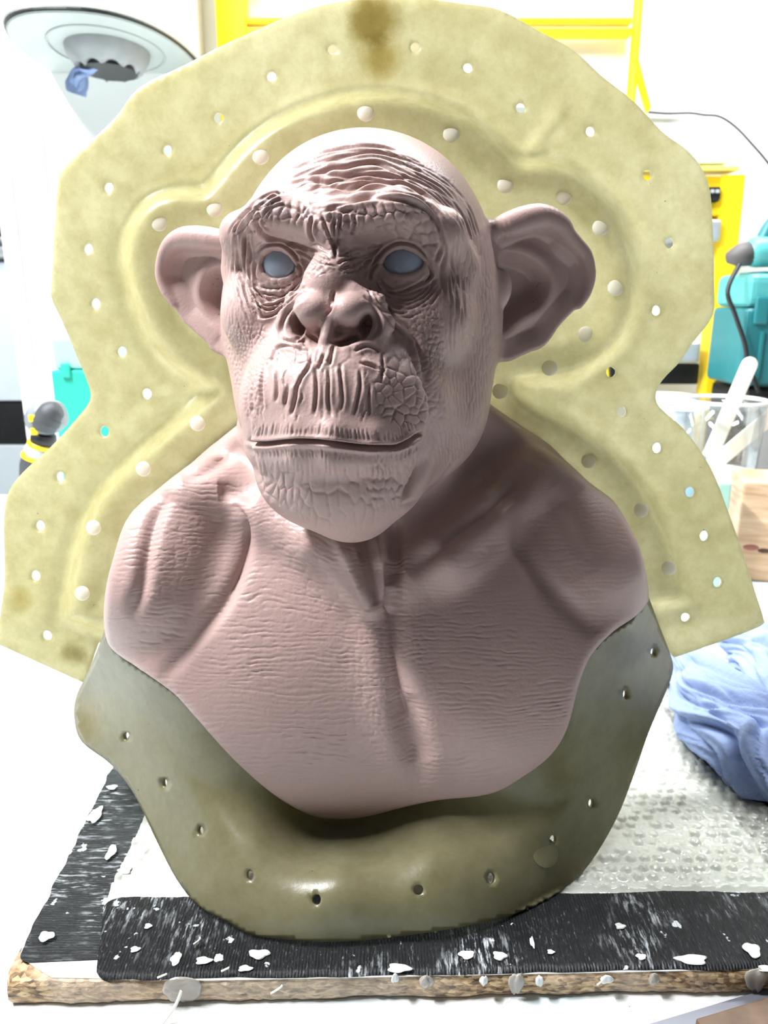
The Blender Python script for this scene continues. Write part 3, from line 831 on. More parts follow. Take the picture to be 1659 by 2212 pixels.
def mould_material(name, base, trans, dark, tw, stains, sc=1.0):
    m, nt, b, out = new_mat(name)
    tc = nt.nodes.new('ShaderNodeTexCoord')
    def noise(scale, detail=7, rough=.6):
        n = nt.nodes.new('ShaderNodeTexNoise'); n.inputs['Scale'].default_value = scale; n.inputs['Detail'].default_value = detail; n.inputs['Roughness'].default_value = rough
        nt.links.new(tc.outputs['Object'], n.inputs['Vector']); return n.outputs['Fac']
    def ramp(f, p0, p1, c0, c1):
        r = nt.nodes.new('ShaderNodeValToRGB'); r.color_ramp.elements[0].position = p0; r.color_ramp.elements[1].position = p1
        r.color_ramp.elements[0].color = (*c0, 1); r.color_ramp.elements[1].color = (*c1, 1)
        nt.links.new(f, r.inputs['Fac']); return r.outputs['Color']
    def mul(a, c):
        x = nt.nodes.new('ShaderNodeMix'); x.data_type = 'RGBA'; x.blend_type = 'MULTIPLY'; x.inputs[0].default_value = 1
        nt.links.new(a, x.inputs[6]); nt.links.new(c, x.inputs[7]); return x.outputs[2]
    blot = ramp(noise(9), .33, .68, dark, (1, 1, 1))
    fine = ramp(noise(70, 8, .75), .30, .62, (.80, .78, .68), (1, 1, 1))
    speck = ramp(noise(210, 2, .5), .195, .235, (.25, .2, .12), (1, 1, 1))
    tone = mul(mul(blot, fine), speck)
    for (sx, sy, sz, rad, col) in stains:          # brown smears left by handling
        vd = nt.nodes.new('ShaderNodeVectorMath'); vd.operation = 'DISTANCE'; vd.inputs[1].default_value = (sx, sy, sz)
        nt.links.new(tc.outputs['Object'], vd.inputs[0])
        mr = nt.nodes.new('ShaderNodeMath'); mr.operation = 'DIVIDE'; mr.inputs[1].default_value = rad
        nt.links.new(vd.outputs['Value'], mr.inputs[0])
        ad = nt.nodes.new('ShaderNodeMath'); ad.operation = 'MULTIPLY_ADD'; ad.inputs[1].default_value = .9; ad.inputs[2].default_value = -.25
        nt.links.new(noise(55, 6, .7), ad.inputs[0])
        su = nt.nodes.new('ShaderNodeMath'); su.operation = 'ADD'
        nt.links.new(mr.outputs[0], su.inputs[0]); nt.links.new(ad.outputs[0], su.inputs[1])
        tone = mul(tone, ramp(su.outputs[0], .55, 1.15, col, (1, 1, 1)))
    def tint(c):
        x = nt.nodes.new('ShaderNodeMix'); x.data_type = 'RGBA'; x.blend_type = 'MULTIPLY'; x.inputs[0].default_value = 1
        x.inputs[6].default_value = (*c, 1); nt.links.new(tone, x.inputs[7]); return x.outputs[2]
    nt.links.new(tint(base), b.inputs['Base Color'])
    b.inputs['Roughness'].default_value = .34; b.inputs['Specular IOR Level'].default_value = .45
    tr = nt.nodes.new('ShaderNodeBsdfTranslucent'); nt.links.new(tint(trans), tr.inputs['Color'])
    bp = nt.nodes.new('ShaderNodeBump'); bp.inputs['Strength'].default_value = .25; bp.inputs['Distance'].default_value = .001
    nt.links.new(noise(130, 5, .6), bp.inputs['Height']); nt.links.new(bp.outputs['Normal'], b.inputs['Normal'])
    mx = nt.nodes.new('ShaderNodeMixShader'); mx.inputs[0].default_value = tw
    nt.links.new(b.outputs[0], mx.inputs[1]); nt.links.new(tr.outputs[0], mx.inputs[2]); nt.links.new(mx.outputs[0], out.inputs['Surface'])
    return m

# ---- back half: flat flange with a raised rolled wall round the clay
FLANGE = [(-4,1392),(0,1330),(10,1250),(8,1130),(18,1065),(50,1020),(110,965),(178,890),(196,857),(187,820),(165,768),(135,695),(112,645),(112,600),(125,400),(140,360),(182,318),(250,253),(300,190),(400,140),(480,98),(560,62),(640,28),(720,6),(800,-3),(900,-4),(1000,8),(1080,22),(1170,70),(1240,110),(1300,165),(1370,220),(1430,285),(1490,330),(1530,395),(1540,500),(1542,600),(1540,680),(1500,735),(1470,780),(1432,820),(1417,850),(1425,880),(1480,930),(1535,1010),(1575,1110),(1610,1210),(1635,1290),(1649,1335),(1643,1352),(1560,1385),(1455,1421)]
FL_IN = [(1438,1395),(1408,1305),(1362,1284),(1342,1240),(1318,1190),(1258,1100),(1195,1045),(1105,985),(1020,925),(965,890),(950,825),(965,770),(1015,700),(1034,600),(1026,520),(1005,445),(955,370),(830,305),(700,330),(600,400),(545,480),(512,540),(506,620),(520,710),(590,780),(620,830),(605,890),(545,942),(468,1030),(408,1080),(330,1142),(298,1222),(276,1300),(262,1368),(212,1388),(182,1476)]
OUT_F = np.concatenate([spline(FLANGE, 4), np.asarray(FL_IN, float)])
RIDGE = [(132,1342),(148,1240),(165,1160),(212,1065),(288,985),(370,915),(440,856),(456,842),(430,830),(345,768),(287,662),(263,560),(276,482),(320,428),(380,408),(432,408),(452,392),(520,312),(600,252),(700,212),(800,196),(900,206),(1000,242),(1070,292),(1125,343),(1180,343),(1252,368),(1330,442),(1370,530),(1382,620),(1360,718),(1302,786),(1222,826),(1150,826),(1122,832),(1155,868),(1252,918),(1340,986),(1410,1080),(1455,1180),(1484,1276),(1490,1296)]
RIDGE_POLY = np.concatenate([spline(RIDGE, 4), [(1300,1330),(800,1350),(300,1390)]])
F_HOLES = [(718,107),(897,102),(1011,146),(586,165),(472,254),(361,324),(234,405),(190,538),(206,656),(263,760),(317,851),(225,932),(130,1031),(86,1136),(76,1244),(101,1374),(1125,233),(1276,284),(1399,378),(1447,525),(1418,671),(1320,804),(1343,890),(1420,968),(1491,1063),(1522,1158),(1551,1258),(1482,1334)]
def flange_y(V2):
    x, y = V2[:, 0], V2[:, 1]
    t = poly_sd(x, y, RIDGE_POLY)
    base = .632 + .010 * ((x - 830) / 800) ** 2 - .020 * np.clip((y - 860) / 480, 0, 1) ** 1.5
    base += .004 * noise2(x / 210, y / 210, 77)
    up = np.clip(t / 26, 0, 1); up = up * up * (3 - 2 * up)
    roll = .019 * up - .008 * np.clip((t - 34) / 46, 0, 1) ** 1.5
    valley = .0035 * np.exp(-((t + 12) / 14) ** 2)
    # gutters that run out from the waist and the temple to the rim
    gut = np.zeros(len(x))
    for a, b, wd, dp in (((1150,330),(1245,195),26,.010), ((445,845),(300,868),20,.007), ((1135,832),(1260,862),20,.007), ((432,395),(330,330),22,.003)):
        a = np.array(a, float); b = np.array(b, float); e = b - a
        h = np.clip(((x - a[0]) * e[0] + (y - a[1]) * e[1]) / (e @ e), 0, 1)
        d = np.hypot(x - a[0] - h * e[0], y - a[1] - h * e[1])
        gut += dp * np.exp(-(d / wd) ** 2) * (1 - .7 * h) * (t < 0) * np.clip(-t / 12, 0, 1)
    return base - roll + valley + gut
V2, F2 = sheet_from_outline(OUT_F, [disc(h, 10.5, 11.5) for h in F_HOLES], 9.0)
V3 = unproject_sheet(V2, flange_y(V2))
st = lambda u, v: tuple(PY(u, v, .63))
MOULD_BACK = mould_material('yellow_fibreglass', srgb(168, 162, 122), srgb(255, 252, 230), (.91, .90, .84), .52,
    [(*st(805, 40), .030, (.62, .55, .36)), (*st(820, 120), .022, (.75, .68, .48)), (*st(170, 1400), .022, (.60, .55, .38)), (*st(50, 1290), .02, (.88, .84, .7))])
back_mould = empty('fibreglass_mould', PY(830, 900, .64), 'tall yellowish translucent fibreglass mould flange standing behind the bust', 'mould')
tag(link('flange', thicken('flange', V3, F2, .0035), MOULD_BACK, back_mould), 'yellow fibreglass sheet with a ring of bolt holes')
KEYM, _nt, _b, _o = new_mat('milky_key'); _b.inputs['Base Color'].default_value = (*srgb(252, 250, 242), 1); _b.inputs['Roughness'].default_value = .15
_t = _nt.nodes.new('ShaderNodeBsdfTranslucent'); _t.inputs['Color'].default_value = (*srgb(255, 253, 244), 1)
_m = _nt.nodes.new('ShaderNodeMixShader'); _m.inputs[0].default_value = .55
_nt.links.new(_b.outputs[0], _m.inputs[1]); _nt.links.new(_t.outputs[0], _m.inputs[2]); _nt.links.new(_m.outputs[0], _o.inputs['Surface'])
KEYS = [(790,244),(563,338),(464,452),(344,482),(975,290),(1092,400),(1218,425),(1297,492),(1330,622),(1265,722),(1187,795),(427,915),(310,1013),(202,1140),(178,1282),(1080,845),(1272,995),(1385,1102),(1445,1227)]
ky = flange_y(np.array(KEYS, float))
bm = bmesh.new(); bmesh.ops.create_uvsphere(bm, u_segments=20, v_segments=12, radius=1.0)
bmesh.ops.scale(bm, vec=(.0062, .0022, .0062), verts=bm.verts); key_me = bm_mesh('registration_key', bm)
for (u, v), y in zip(KEYS, ky):
    o = link('registration_key', key_me, KEYM, back_mould); p = PY(u, v, y - .0006)
    o.location = p; o.rotation_euler = (math.radians(-14), 0, 0)
# ---- front plate: apron that follows the cut edge of the clay down to the board
edge_uv = OUTLINE
lowi = [i for i in range(len(OUTLINE)) if OUTLINE[i, 1] > 1290 or i in ()]
low = OUTLINE[lowi]; lowY = EDGE[lowi][:, 1]
PLATE = [(1398,1280),(1422,1345),(1452,1425),(1451,1460),(1434,1505),(1400,1585),(1370,1672),(1330,1772),(1272,1868),(1212,1928),(1120,1974),(1000,2002),(860,2023),(740,2034),(640,2031),(545,2020),(488,1990),(430,1958),(382,1900),(340,1820),(290,1716),(240,1652),(176,1602),(160,1548),(166,1500),(192,1448),(222,1372)]
cen = np.array([800., 1380.])
inner = low + (cen - low) * (20 / np.linalg.norm(cen - low, axis=1))[:, None]
OUT_P = np.concatenate([spline(PLATE, 4), inner])
P_HOLES = [((272,1591),7,10),((355,1692),6,10),((432,1795),7,11),((540,1890),8,12),((683,1943),10,13),((904,1922),11,12),((1062,1897),9,13),((1195,1815),8,11),((1278,1735),7,10),((1352,1500),6,11),((1412,1408),6,9)]
zt = lambda u, v, z: PZ(u, v, z)[1]
ctrl = [tuple(q) for q in low[::3]] + [(735,1880),(560,1810),(930,1850),(166,1510),(176,1602),(240,1652),(290,1716),(340,1820),(430,1958),(545,2020),(740,2034),(860,2023),(1000,2002),(1120,1974),(1212,1928),(1330,1772),(1370,1672),(1434,1505),(1452,1425)]
val = [y + .008 for y in lowY[::3]] + [.4470,.466,.456,.600,.572,.550,.528,.500,.452,.429,zt(740,2034,.0325),zt(860,2023,.0335),zt(1000,2002,.0365),.449,.470,.520,.548,.586,.604]
plate_y0 = tps(ctrl, np.array(val), 2e-4)
def plate_y(V2):
    d = -poly_sd(V2[:, 0], V2[:, 1], np.concatenate([low, [(800,1300)]]))      # distance out from the clay edge
    step = .004 * (1 / (1 + np.exp(-(d - 88) / 9)))
    return plate_y0(V2) - step + .002 * noise2(V2[:, 0] / 150, V2[:, 1] / 150, 78)
V2p, F2p = sheet_from_outline(OUT_P, [disc(c, a, b, 16) for c, a, b in P_HOLES], 9.0)
V3p = unproject_sheet(V2p, plate_y(V2p))
V3p[:, 2] = np.maximum(V3p[:, 2], BOARD_Z + .0052)
MOULD_FRONT = mould_material('olive_fibreglass', srgb(122, 118, 92), srgb(202, 194, 150), (.88, .88, .84), .27,
    [(*PY(200, 1540, .58), .03, (.86, .8, .6))])
front = empty('fibreglass_mould_plate', PY(740, 2030, .43), 'greenish grey fibreglass mould plate curving down from the chest to the board', 'mould')
tag(link('plate', thicken('plate', V3p, F2p, .0035), MOULD_FRONT, front), 'greenish fibreglass sheet with bolt holes along its rim')
bm = bmesh.new(); bmesh.ops.create_uvsphere(bm, u_segments=24, v_segments=12, radius=1.0); bmesh.ops.scale(bm, vec=(.0105, .0013, .0105), verts=bm.verts)
q = PY(1178, 1842, plate_y(np.array([(1178., 1842.)]))[0]); o = link('round_boss', bm_mesh('plate_boss', bm), MOULD_FRONT, front); o.location = q; o.rotation_euler = (math.radians(-40), 0, math.radians(25))
# ================================================================== BOARD WITH TAPE
def chip_material():
    m, nt, b, out = new_mat('chipboard')
    tc = nt.nodes.new('ShaderNodeTexCoord')
    mp = nt.nodes.new('ShaderNodeMapping'); mp.inputs['Scale'].default_value = (1, 1, 2.6); nt.links.new(tc.outputs['Object'], mp.inputs['Vector'])
    v = nt.nodes.new('ShaderNodeTexVoronoi'); v.inputs['Scale'].default_value = 230; nt.links.new(mp.outputs[0], v.inputs['Vector'])
    n = nt.nodes.new('ShaderNodeTexNoise'); n.inputs['Scale'].default_value = 120; n.inputs['Detail'].default_value = 7; nt.links.new(mp.outputs[0], n.inputs['Vector'])
    ad = nt.nodes.new('ShaderNodeMath'); ad.operation = 'MULTIPLY_ADD'; ad.inputs[1].default_value = .45
    sp = nt.nodes.new('ShaderNodeSeparateColor'); nt.links.new(v.outputs['Color'], sp.inputs[0])
    nt.links.new(sp.outputs[0], ad.inputs[0]); nt.links.new(n.outputs['Fac'], ad.inputs[2])
    r = nt.nodes.new('ShaderNodeValToRGB'); e = r.color_ramp.elements
    e[0].position = .42; e[0].color = (*srgb(58, 44, 30), 1); e[1].position = .98; e[1].color = (*srgb(206, 178, 138), 1)
    x = e.new(.66); x.color = (*srgb(150, 120, 84), 1)
    nt.links.new(ad.outputs[0], r.inputs['Fac']); 
    big = nt.nodes.new('ShaderNodeTexNoise'); big.inputs['Scale'].default_value = 16; nt.links.new(tc.outputs['Object'], big.inputs['Vector'])
    rb = nt.nodes.new('ShaderNodeValToRGB'); rb.color_ramp.elements[0].position = .42; rb.color_ramp.elements[1].position = .6
    rb.color_ramp.elements[0].color = (0, 0, 0, 1); rb.color_ramp.elements[1].color = (.55, .55, .55, 1)
    nt.links.new(big.outputs['Fac'], rb.inputs['Fac'])
    mx = nt.nodes.new('ShaderNodeMix'); mx.data_type = 'RGBA'; nt.links.new(rb.outputs[0], mx.inputs[0]); nt.links.new(r.outputs[0], mx.inputs[6])
    mx.inputs[7].default_value = (*srgb(176, 164, 150), 1)
    nt.links.new(mx.outputs[2], b.inputs['Base Color']); b.inputs['Roughness'].default_value = .75
    bp = nt.nodes.new('ShaderNodeBump'); bp.inputs['Strength'].default_value = .8; bp.inputs['Distance'].default_value = .002
    nt.links.new(ad.outputs[0], bp.inputs['Height']); nt.links.new(bp.outputs['Normal'], b.inputs['Normal'])
    return m
def tape_material(axis):
    """black cloth tape, ribbed across, scuffed with white paint"""
    m, nt, b, out = new_mat('black_cloth_tape')
    tc = nt.nodes.new('ShaderNodeTexCoord')
    def noise(scale, vec, detail=6, rough=.6):
        n = nt.nodes.new('ShaderNodeTexNoise'); n.inputs['Scale'].default_value = scale; n.inputs['Detail'].default_value = detail; n.inputs['Roughness'].default_value = rough
        nt.links.new(vec, n.inputs['Vector']); return n.outputs['Fac']
    mp = nt.nodes.new('ShaderNodeMapping'); mp.inputs['Scale'].default_value = (5, 1, 1) if axis == 'x' else (1, 5, 1)
    nt.links.new(tc.outputs['Object'], mp.inputs['Vector'])
    def ramp(f, p0, p1, c0=(0, 0, 0), c1=(1, 1, 1)):
        r = nt.nodes.new('ShaderNodeValToRGB'); r.color_ramp.elements[0].position = p0; r.color_ramp.elements[1].position = p1
        r.color_ramp.elements[0].color = (*c0, 1); r.color_ramp.elements[1].color = (*c1, 1); nt.links.new(f, r.inputs['Fac']); return r.outputs['Color']
    def m2(op, a, c):
        x = nt.nodes.new('ShaderNodeMath'); x.operation = op
        for i, q in enumerate((a, c)):
            if isinstance(q, (int, float)): x.inputs[i].default_value = q
            else: nt.links.new(q, x.inputs[i])
        return x.outputs[0]
    scuff = m2('MULTIPLY', ramp(noise(60, mp.outputs[0], 5, .7), .52, .66), ramp(noise(13, tc.outputs['Object'], 3, .5), .50, .66))
    fleck = ramp(noise(75, tc.outputs['Object'], 3, .55), .675, .70)
    dust = m2('MULTIPLY', ramp(noise(190, mp.outputs[0], 4, .7), .60, .74), .30)
    f = m2('MAXIMUM', m2('MAXIMUM', scuff, fleck), dust)
    mx = nt.nodes.new('ShaderNodeMix'); mx.data_type = 'RGBA'; nt.links.new(f, mx.inputs[0])
    mx.inputs[6].default_value = (*srgb(19, 20, 22), 1); mx.inputs[7].default_value = (*srgb(206, 212, 216), 1)
    nt.links.new(mx.outputs[2], b.inputs['Base Color']); b.inputs['Roughness'].default_value = .33; b.inputs['Specular IOR Level'].default_value = .3
    wv = nt.nodes.new('ShaderNodeTexWave'); wv.bands_direction = 'X' if axis == 'x' else 'Y'; wv.inputs['Scale'].default_value = 150; wv.inputs['Distortion'].default_value = 2.5
    nt.links.new(tc.outputs['Object'], wv.inputs['Vector'])
    sm = m2('ADD', m2('MULTIPLY', wv.outputs['Fac'], .4), noise(90, mp.outputs[0], 6, .7))
    bp = nt.nodes.new('ShaderNodeBump'); bp.inputs['Strength'].default_value = .75; bp.inputs['Distance'].default_value = .0016
    nt.links.new(sm, bp.inputs['Height']); nt.links.new(bp.outputs['Normal'], b.inputs['Normal'])
    return m
BX0, BX1, BY0, BY1 = -.247, .350, .397, .90
CHIP = chip_material()
board = empty('chipboard_base', ((BX0 + BX1) / 2, BY0, BENCH_Z), 'chipboard base board with raw crumbly front edge and black taped rim', 'board')
# core with a worn, uneven edge
def board_core():
    bm = bmesh.new()
    pts = resample(np.array([(BX0 + .006, BY0 - .006), (BX0 + .001, BY0 + .004), (BX0 - .004, BY1), (BX1, BY1), (BX1, BY0 + .006)]), .004)
    lv = np.linspace(BENCH_Z + .0006, BOARD_Z, 8); rings = []
    for k, z in enumerate(lv):
        r = []
        for i, (x, y) in enumerate(pts):
            a = .0016 * (noise2(np.array([x * 260.]), np.array([z * 500 + y * 260.]), 3)[0]) + .0030 * noise2(np.array([x * 60.]), np.array([y * 60.]), 4)[0]
            e = .0022 * (abs(k - 3.5) / 3.5) ** 4
            c = np.array([(BX0 + BX1) / 2, (BY0 + BY1) / 2]); d = np.array([np.sign(x - c[0]) if abs(x - BX0) < .02 or abs(x - BX1) < .004 else 0, np.sign(y - c[1]) if abs(y - BY0) < .03 or abs(y - BY1) < .004 else 0])
            q = np.array([x, y]) + d * (a - e)
            r.append(bm.verts.new((q[0], q[1], z)))
        rings.append(r)
    n = len(pts)
    for a, b in zip(rings[:-1], rings[1:]):
        for i in range(n): bm.faces.new((a[i], a[(i + 1) % n], b[(i + 1) % n], b[i]))
    bm.faces.new(rings[-1]); bm.faces.new(rings[0][::-1])
    bmesh.ops.recalc_face_normals(bm, faces=bm.faces)
    return bm_mesh('core', bm)
tag(link('core', board_core(), CHIP, board, smooth=False), 'raw brown chipboard edge')
MELAMINE = simple('white_melamine', srgb(232, 232, 228), .4, noise=.06, nscale=25, bump=.3, bscale=40)
tag(link('facing', thicken('facing', *(lambda V, F: (np.stack([V[:, 0], V[:, 1], np.full(len(V), BOARD_Z + .0008)], 1), F))(*sheet_from_outline(np.array([(BX0 + .034, BY0 - .001), (BX0 + .007, BY0 + .014), (BX0 + .002, BY0 + .03), (BX0 - .003, BY1), (BX1, BY1), (BX1, BY0 + .008), (BX0 + .13, BY0 - .003)]), [], .02)), .0007), MELAMINE, board, smooth=False), 'white melamine facing of the board')
def tape(name, corners, mat, axis, z, seed, lip=0.0):
    """ribbed strip laid over a quad (corners a,b along, d,c opposite)"""
    a, b, c, d = [np.array(q, float) for q in corners]
    L = max(np.linalg.norm(b - a), np.linalg.norm(c - d)); Wd = np.linalg.norm(d - a)
    nu = int(L / .0022) + 2; nv = int(Wd / .0022) + 2
    def fn(u, v):
        wob = .0022 * noise2(u * 30, v * 0 + seed, seed) * (1 - v) + .0022 * noise2(u * 26, v * 0 + seed + 3, seed + 1) * v
        p = (a[None] * (1 - u)[:, None] + b[None] * u[:, None]) * (1 - v)[:, None] + (d[None] * (1 - u)[:, None] + c[None] * u[:, None]) * v[:, None]
        rr = .012; eu = np.minimum(u, 1 - u) * L; cu = np.clip(1 - eu / rr, 0, 1)          # rounded ends
        vv = v * 2 - 1
        dirv = (d - a) / (np.linalg.norm(d - a) + 1e-9)
        p = p + dirv[None] * (wob - np.sign(vv) * rr * .8 * (1 - np.sqrt(1 - cu ** 2 * .96)) * np.abs(vv) ** 3)[:, None]
        s = u * L; t = v * Wd
        r = .0009 * np.maximum(noise2(s * 330, t * 35, seed + 5) + .1, 0) + .0012 * np.maximum(noise2(s * 90 + noise2(t * 40, s * 20, seed + 7), t * 22, seed + 6), 0)
        z_ = z + r - lip * np.clip(1 - t / .004, 0, 1) ** 2
        return np.stack([p[:, 0], p[:, 1], z_], 1)
    g = grid_mesh(name, fn, nu, nv)
    o = link(name, g, mat, board)
    return o
TAPEX = tape_material('x'); TAPEY = tape_material('y')
q = lambda u, v: PZ(u, v, BOARD_Z)[:2]
tag(tape('tape_strip', [q(34, 2084), q(236, 1655) + [-.002, .12], q(420, 1640) + [-.015, .12], q(238, 2075)], TAPEY, 'y', BOARD_Z + .0014, 21, 0), 'black cloth tape strip down the left side')
tag(tape('tape_strip', [q(207, 2122) , [BX1 - .001, BY0 + .0075], [BX1 - .001, q(1659, 1930)[1]], q(228, 1946)], TAPEX, 'x', BOARD_Z + .0030, 22, .002), 'black cloth tape strip along the front, splashed with white')
tag(tape('tape_strip', [[BX1 - .055, .47], [BX1 - .055, .86], [BX1 + .002, .86], [BX1 + .002, .47]], TAPEY, 'y', BOARD_Z + .0014, 23, 0), 'black cloth tape strip down the right side')
# resin drips on the front edge, paint flecks, stray glass fibres
RESIN = simple('dried_resin', srgb(196, 198, 196), .25, noise=.06)
RESIN_D = simple('clear_resin', srgb(150, 144, 136), .22, noise=.1)
def blob(name, c, r, mat, seed, parent=board, lab=None):
    bm = bmesh.new(); bmesh.ops.create_icosphere(bm, subdivisions=3, radius=1.0)
    rs = np.random.RandomState(seed); k = rs.uniform(0, 9, 3)
    for v in bm.verts:
        a = math.atan2(v.co.y, v.co.x)
        f = 1 + .16 * math.sin(3 * a + k[0]) + .10 * math.sin(5 * a + k[1]) + .1 * math.sin(4 * v.co.z + k[2])
        v.co = Vector((v.co.x * r[0] * f, v.co.y * r[1] * f, v.co.z * r[2] * f)) + Vector(c)
    o = link(name, bm_mesh(name, bm), mat, parent)
    if lab: tag(o, lab)
for i, (u, v, rx, rz) in enumerate([(853,2113,.0022,.0032),(920,2122,.0042,.0048),(1045,2119,.0026,.0038),(1117,2124,.0048,.0080),(1165,2119,.0024,.0036),(1310,2116,.0040,.0030),(1412,2116,.0032,.0040),(1634,2124,.0075,.0085),(393,2150,.0120,.0085),(372,2135,.006,.005)]):
    big = i in (1, 3, 6, 7, 8, 9)
    xx_ = PY(u, v, BY0)[0]; p = PY(u, v, BY0 + .02 * xx_ - .0025); p[2] = max(p[2], BENCH_Z + rz * 1.6)
    blob('resin_drip', p, (rx, .0017, rz), RESIN_D if big else RESIN, 60 + i)
for i, (u, v, rx, ry) in enumerate([(320,2000,.003,.0028),(862,2091,.009,.0042),(1340,2000,.0045,.0035),(1495,2072,.012,.0050),(1625,2052,.0065,.0075),(1655,2092,.006,.003),(1190,2056,.0028,.0022),(1080,2064,.006,.0045),(1385,2066,.004,.003),(1008,2062,.006,.004),(1150,2035,.002,.006),(270,1880,.006,.005),(242,1700,.0055,.004),(206,1760,.006,.012),(240,1840,.004,.010),(100,2022,.006,.005),(560,2060,.009,.005),(440,2075,.007,.004),(530,2092,.006,.003),(380,2072,.004,.006),(292,2050,.004,.003)]):
    blob('paint_fleck', PZ(u, v, BOARD_Z + .0040), (rx * .8, ry * .8, .0005), RESIN, 90 + i)
FIBRE = simple('glass_fibre', srgb(226, 224, 210), .3)
for i, (a, b) in enumerate([((352,2210),(392,2140)),((478,2098),(494,2090)),((585,2146),(610,2128)),((340,2112),(360,2104)),((418,2040),(432,2025)),((1290,2128),(1300,2112)),((1088,2168),(1100,2158)),((1355,2186),(1350,2170))]):
    p0 = PY(*a, BY0 - .009); p1 = PY(*b, BY0 - .008)
    if b[1] < 2125: p0 = PZ(*a, BOARD_Z + .006); p1 = PZ(*b, BOARD_Z + .007)
    if i == 0: p0 = PZ(*a, BENCH_Z + .002); p1 = PY(*b, BY0 - .010)
    p0[2] = max(p0[2], BENCH_Z + .0018); p1[2] = max(p1[2], BENCH_Z + .0018)
    m_ = (p0 + p1) / 2 + np.array([.002, 0, .001])
    link('fibre_strand', tube_mesh('fibre_strand', spline([p0, m_, p1], 5), .0006 if i else .0011, 6), FIBRE, board)

# ---- bubble wrap
def wrap_material():
    m, nt, b, out = new_mat('bubble_wrap_film')
    b.inputs['Base Color'].default_value = (*srgb(232, 235, 224), 1); b.inputs['Roughness'].default_value = .13
    b.inputs['Specular IOR Level'].default_value = 1.0
    tc = nt.nodes.new('ShaderNodeTexCoord')
    n = nt.nodes.new('ShaderNodeTexNoise'); n.inputs['Scale'].default_value = 130; n.inputs['Detail'].default_value = 2; n.inputs['Distortion'].default_value = 2.2
    nt.links.new(tc.outputs['Object'], n.inputs['Vector'])
    bp = nt.nodes.new('ShaderNodeBump'); bp.inputs['Strength'].default_value = .3; bp.inputs['Distance'].default_value = .002
    nt.links.new(n.outputs['Fac'], bp.inputs['Height']); nt.links.new(bp.outputs['Normal'], b.inputs['Normal'])
    tp = nt.nodes.new('ShaderNodeBsdfTransparent'); tp.inputs['Color'].default_value = (.96, .97, .96, 1)
    n2 = nt.nodes.new('ShaderNodeTexNoise'); n2.inputs['Scale'].default_value = 30; n2.inputs['Detail'].default_value = 5
    nt.links.new(tc.outputs['Object'], n2.inputs['Vector'])
    r = nt.nodes.new('ShaderNodeMapRange'); r.inputs[1].default_value = .3; r.inputs[2].default_value = .7; r.inputs[3].default_value = .30; r.inputs[4].default_value = .62
    nt.links.new(n2.outputs['Fac'], r.inputs[0])
    mx = nt.nodes.new('ShaderNodeMixShader'); nt.links.new(r.outputs[0], mx.inputs[0])
    nt.links.new(b.outputs[0], mx.inputs[1]); nt.links.new(tp.outputs[0], mx.inputs[2]); nt.links.new(mx.outputs[0], out.inputs['Surface'])
    return m
WX0, WX1, WY0, WY1 = -.2, BX1 - .018, .452, .845
def wrap_fn(u, v):
    # right edge runs in towards the back, as the sheet lies askew
    x = WX0 + (WX1 - WX0 - .02 * v) * u; y = WY0 + (WY1 - WY0) * v
    p = .0112
    row = np.floor(y / (p * .87)); xx = x / p + .5 * (row % 2); col = np.floor(xx)
    fx = xx - col - .5; fy = y / (p * .87) - row - .5
    fx = fx + .30 * (_hash(col, row, 0, 5) - .5); fy = fy + .30 * (_hash(col, row, 0, 6) - .5)
    h = _hash(col, row, 0, 7); r2 = (fx ** 2 + (fy * .87) ** 2) / ((.34 + .10 * _hash(col, row, 0, 9)) ** 2)
    ht = np.where(h < .22, .0004, .0010 + .0016 * h)
    z = ht * np.clip(1 - r2 ** 2.2, 0, 1) ** .7
    z += .0016 * np.abs(noise2(x * 260, y * 260, 61)) + .0010 * np.abs(noise2(x * 520 + 7, y * 520, 63)) + .0016 * noise2(x * 45, y * 45, 62) + .0012
    z += .002 * np.exp(-((y - .470) / .0035) ** 2) + .004 * np.exp(-((y - .655 + .03 * (x - .2)) / .006) ** 2) * (x > .1)
    z = np.minimum(z, .0006 + .0022 * np.clip((y - .462) / .008, 0, 1) + .0060 * np.clip((y - .468) / .01, 0, 1))
    return np.stack([x, y, BOARD_Z + .0012 + np.maximum(z, .0002)], 1)
wrap = link('bubble_wrap', grid_mesh('bubble_wrap', wrap_fn, 400, 330), wrap_material())
tag(wrap, 'clear bubble wrap sheet spread over the board under the mould plate', 'bubble wrap')

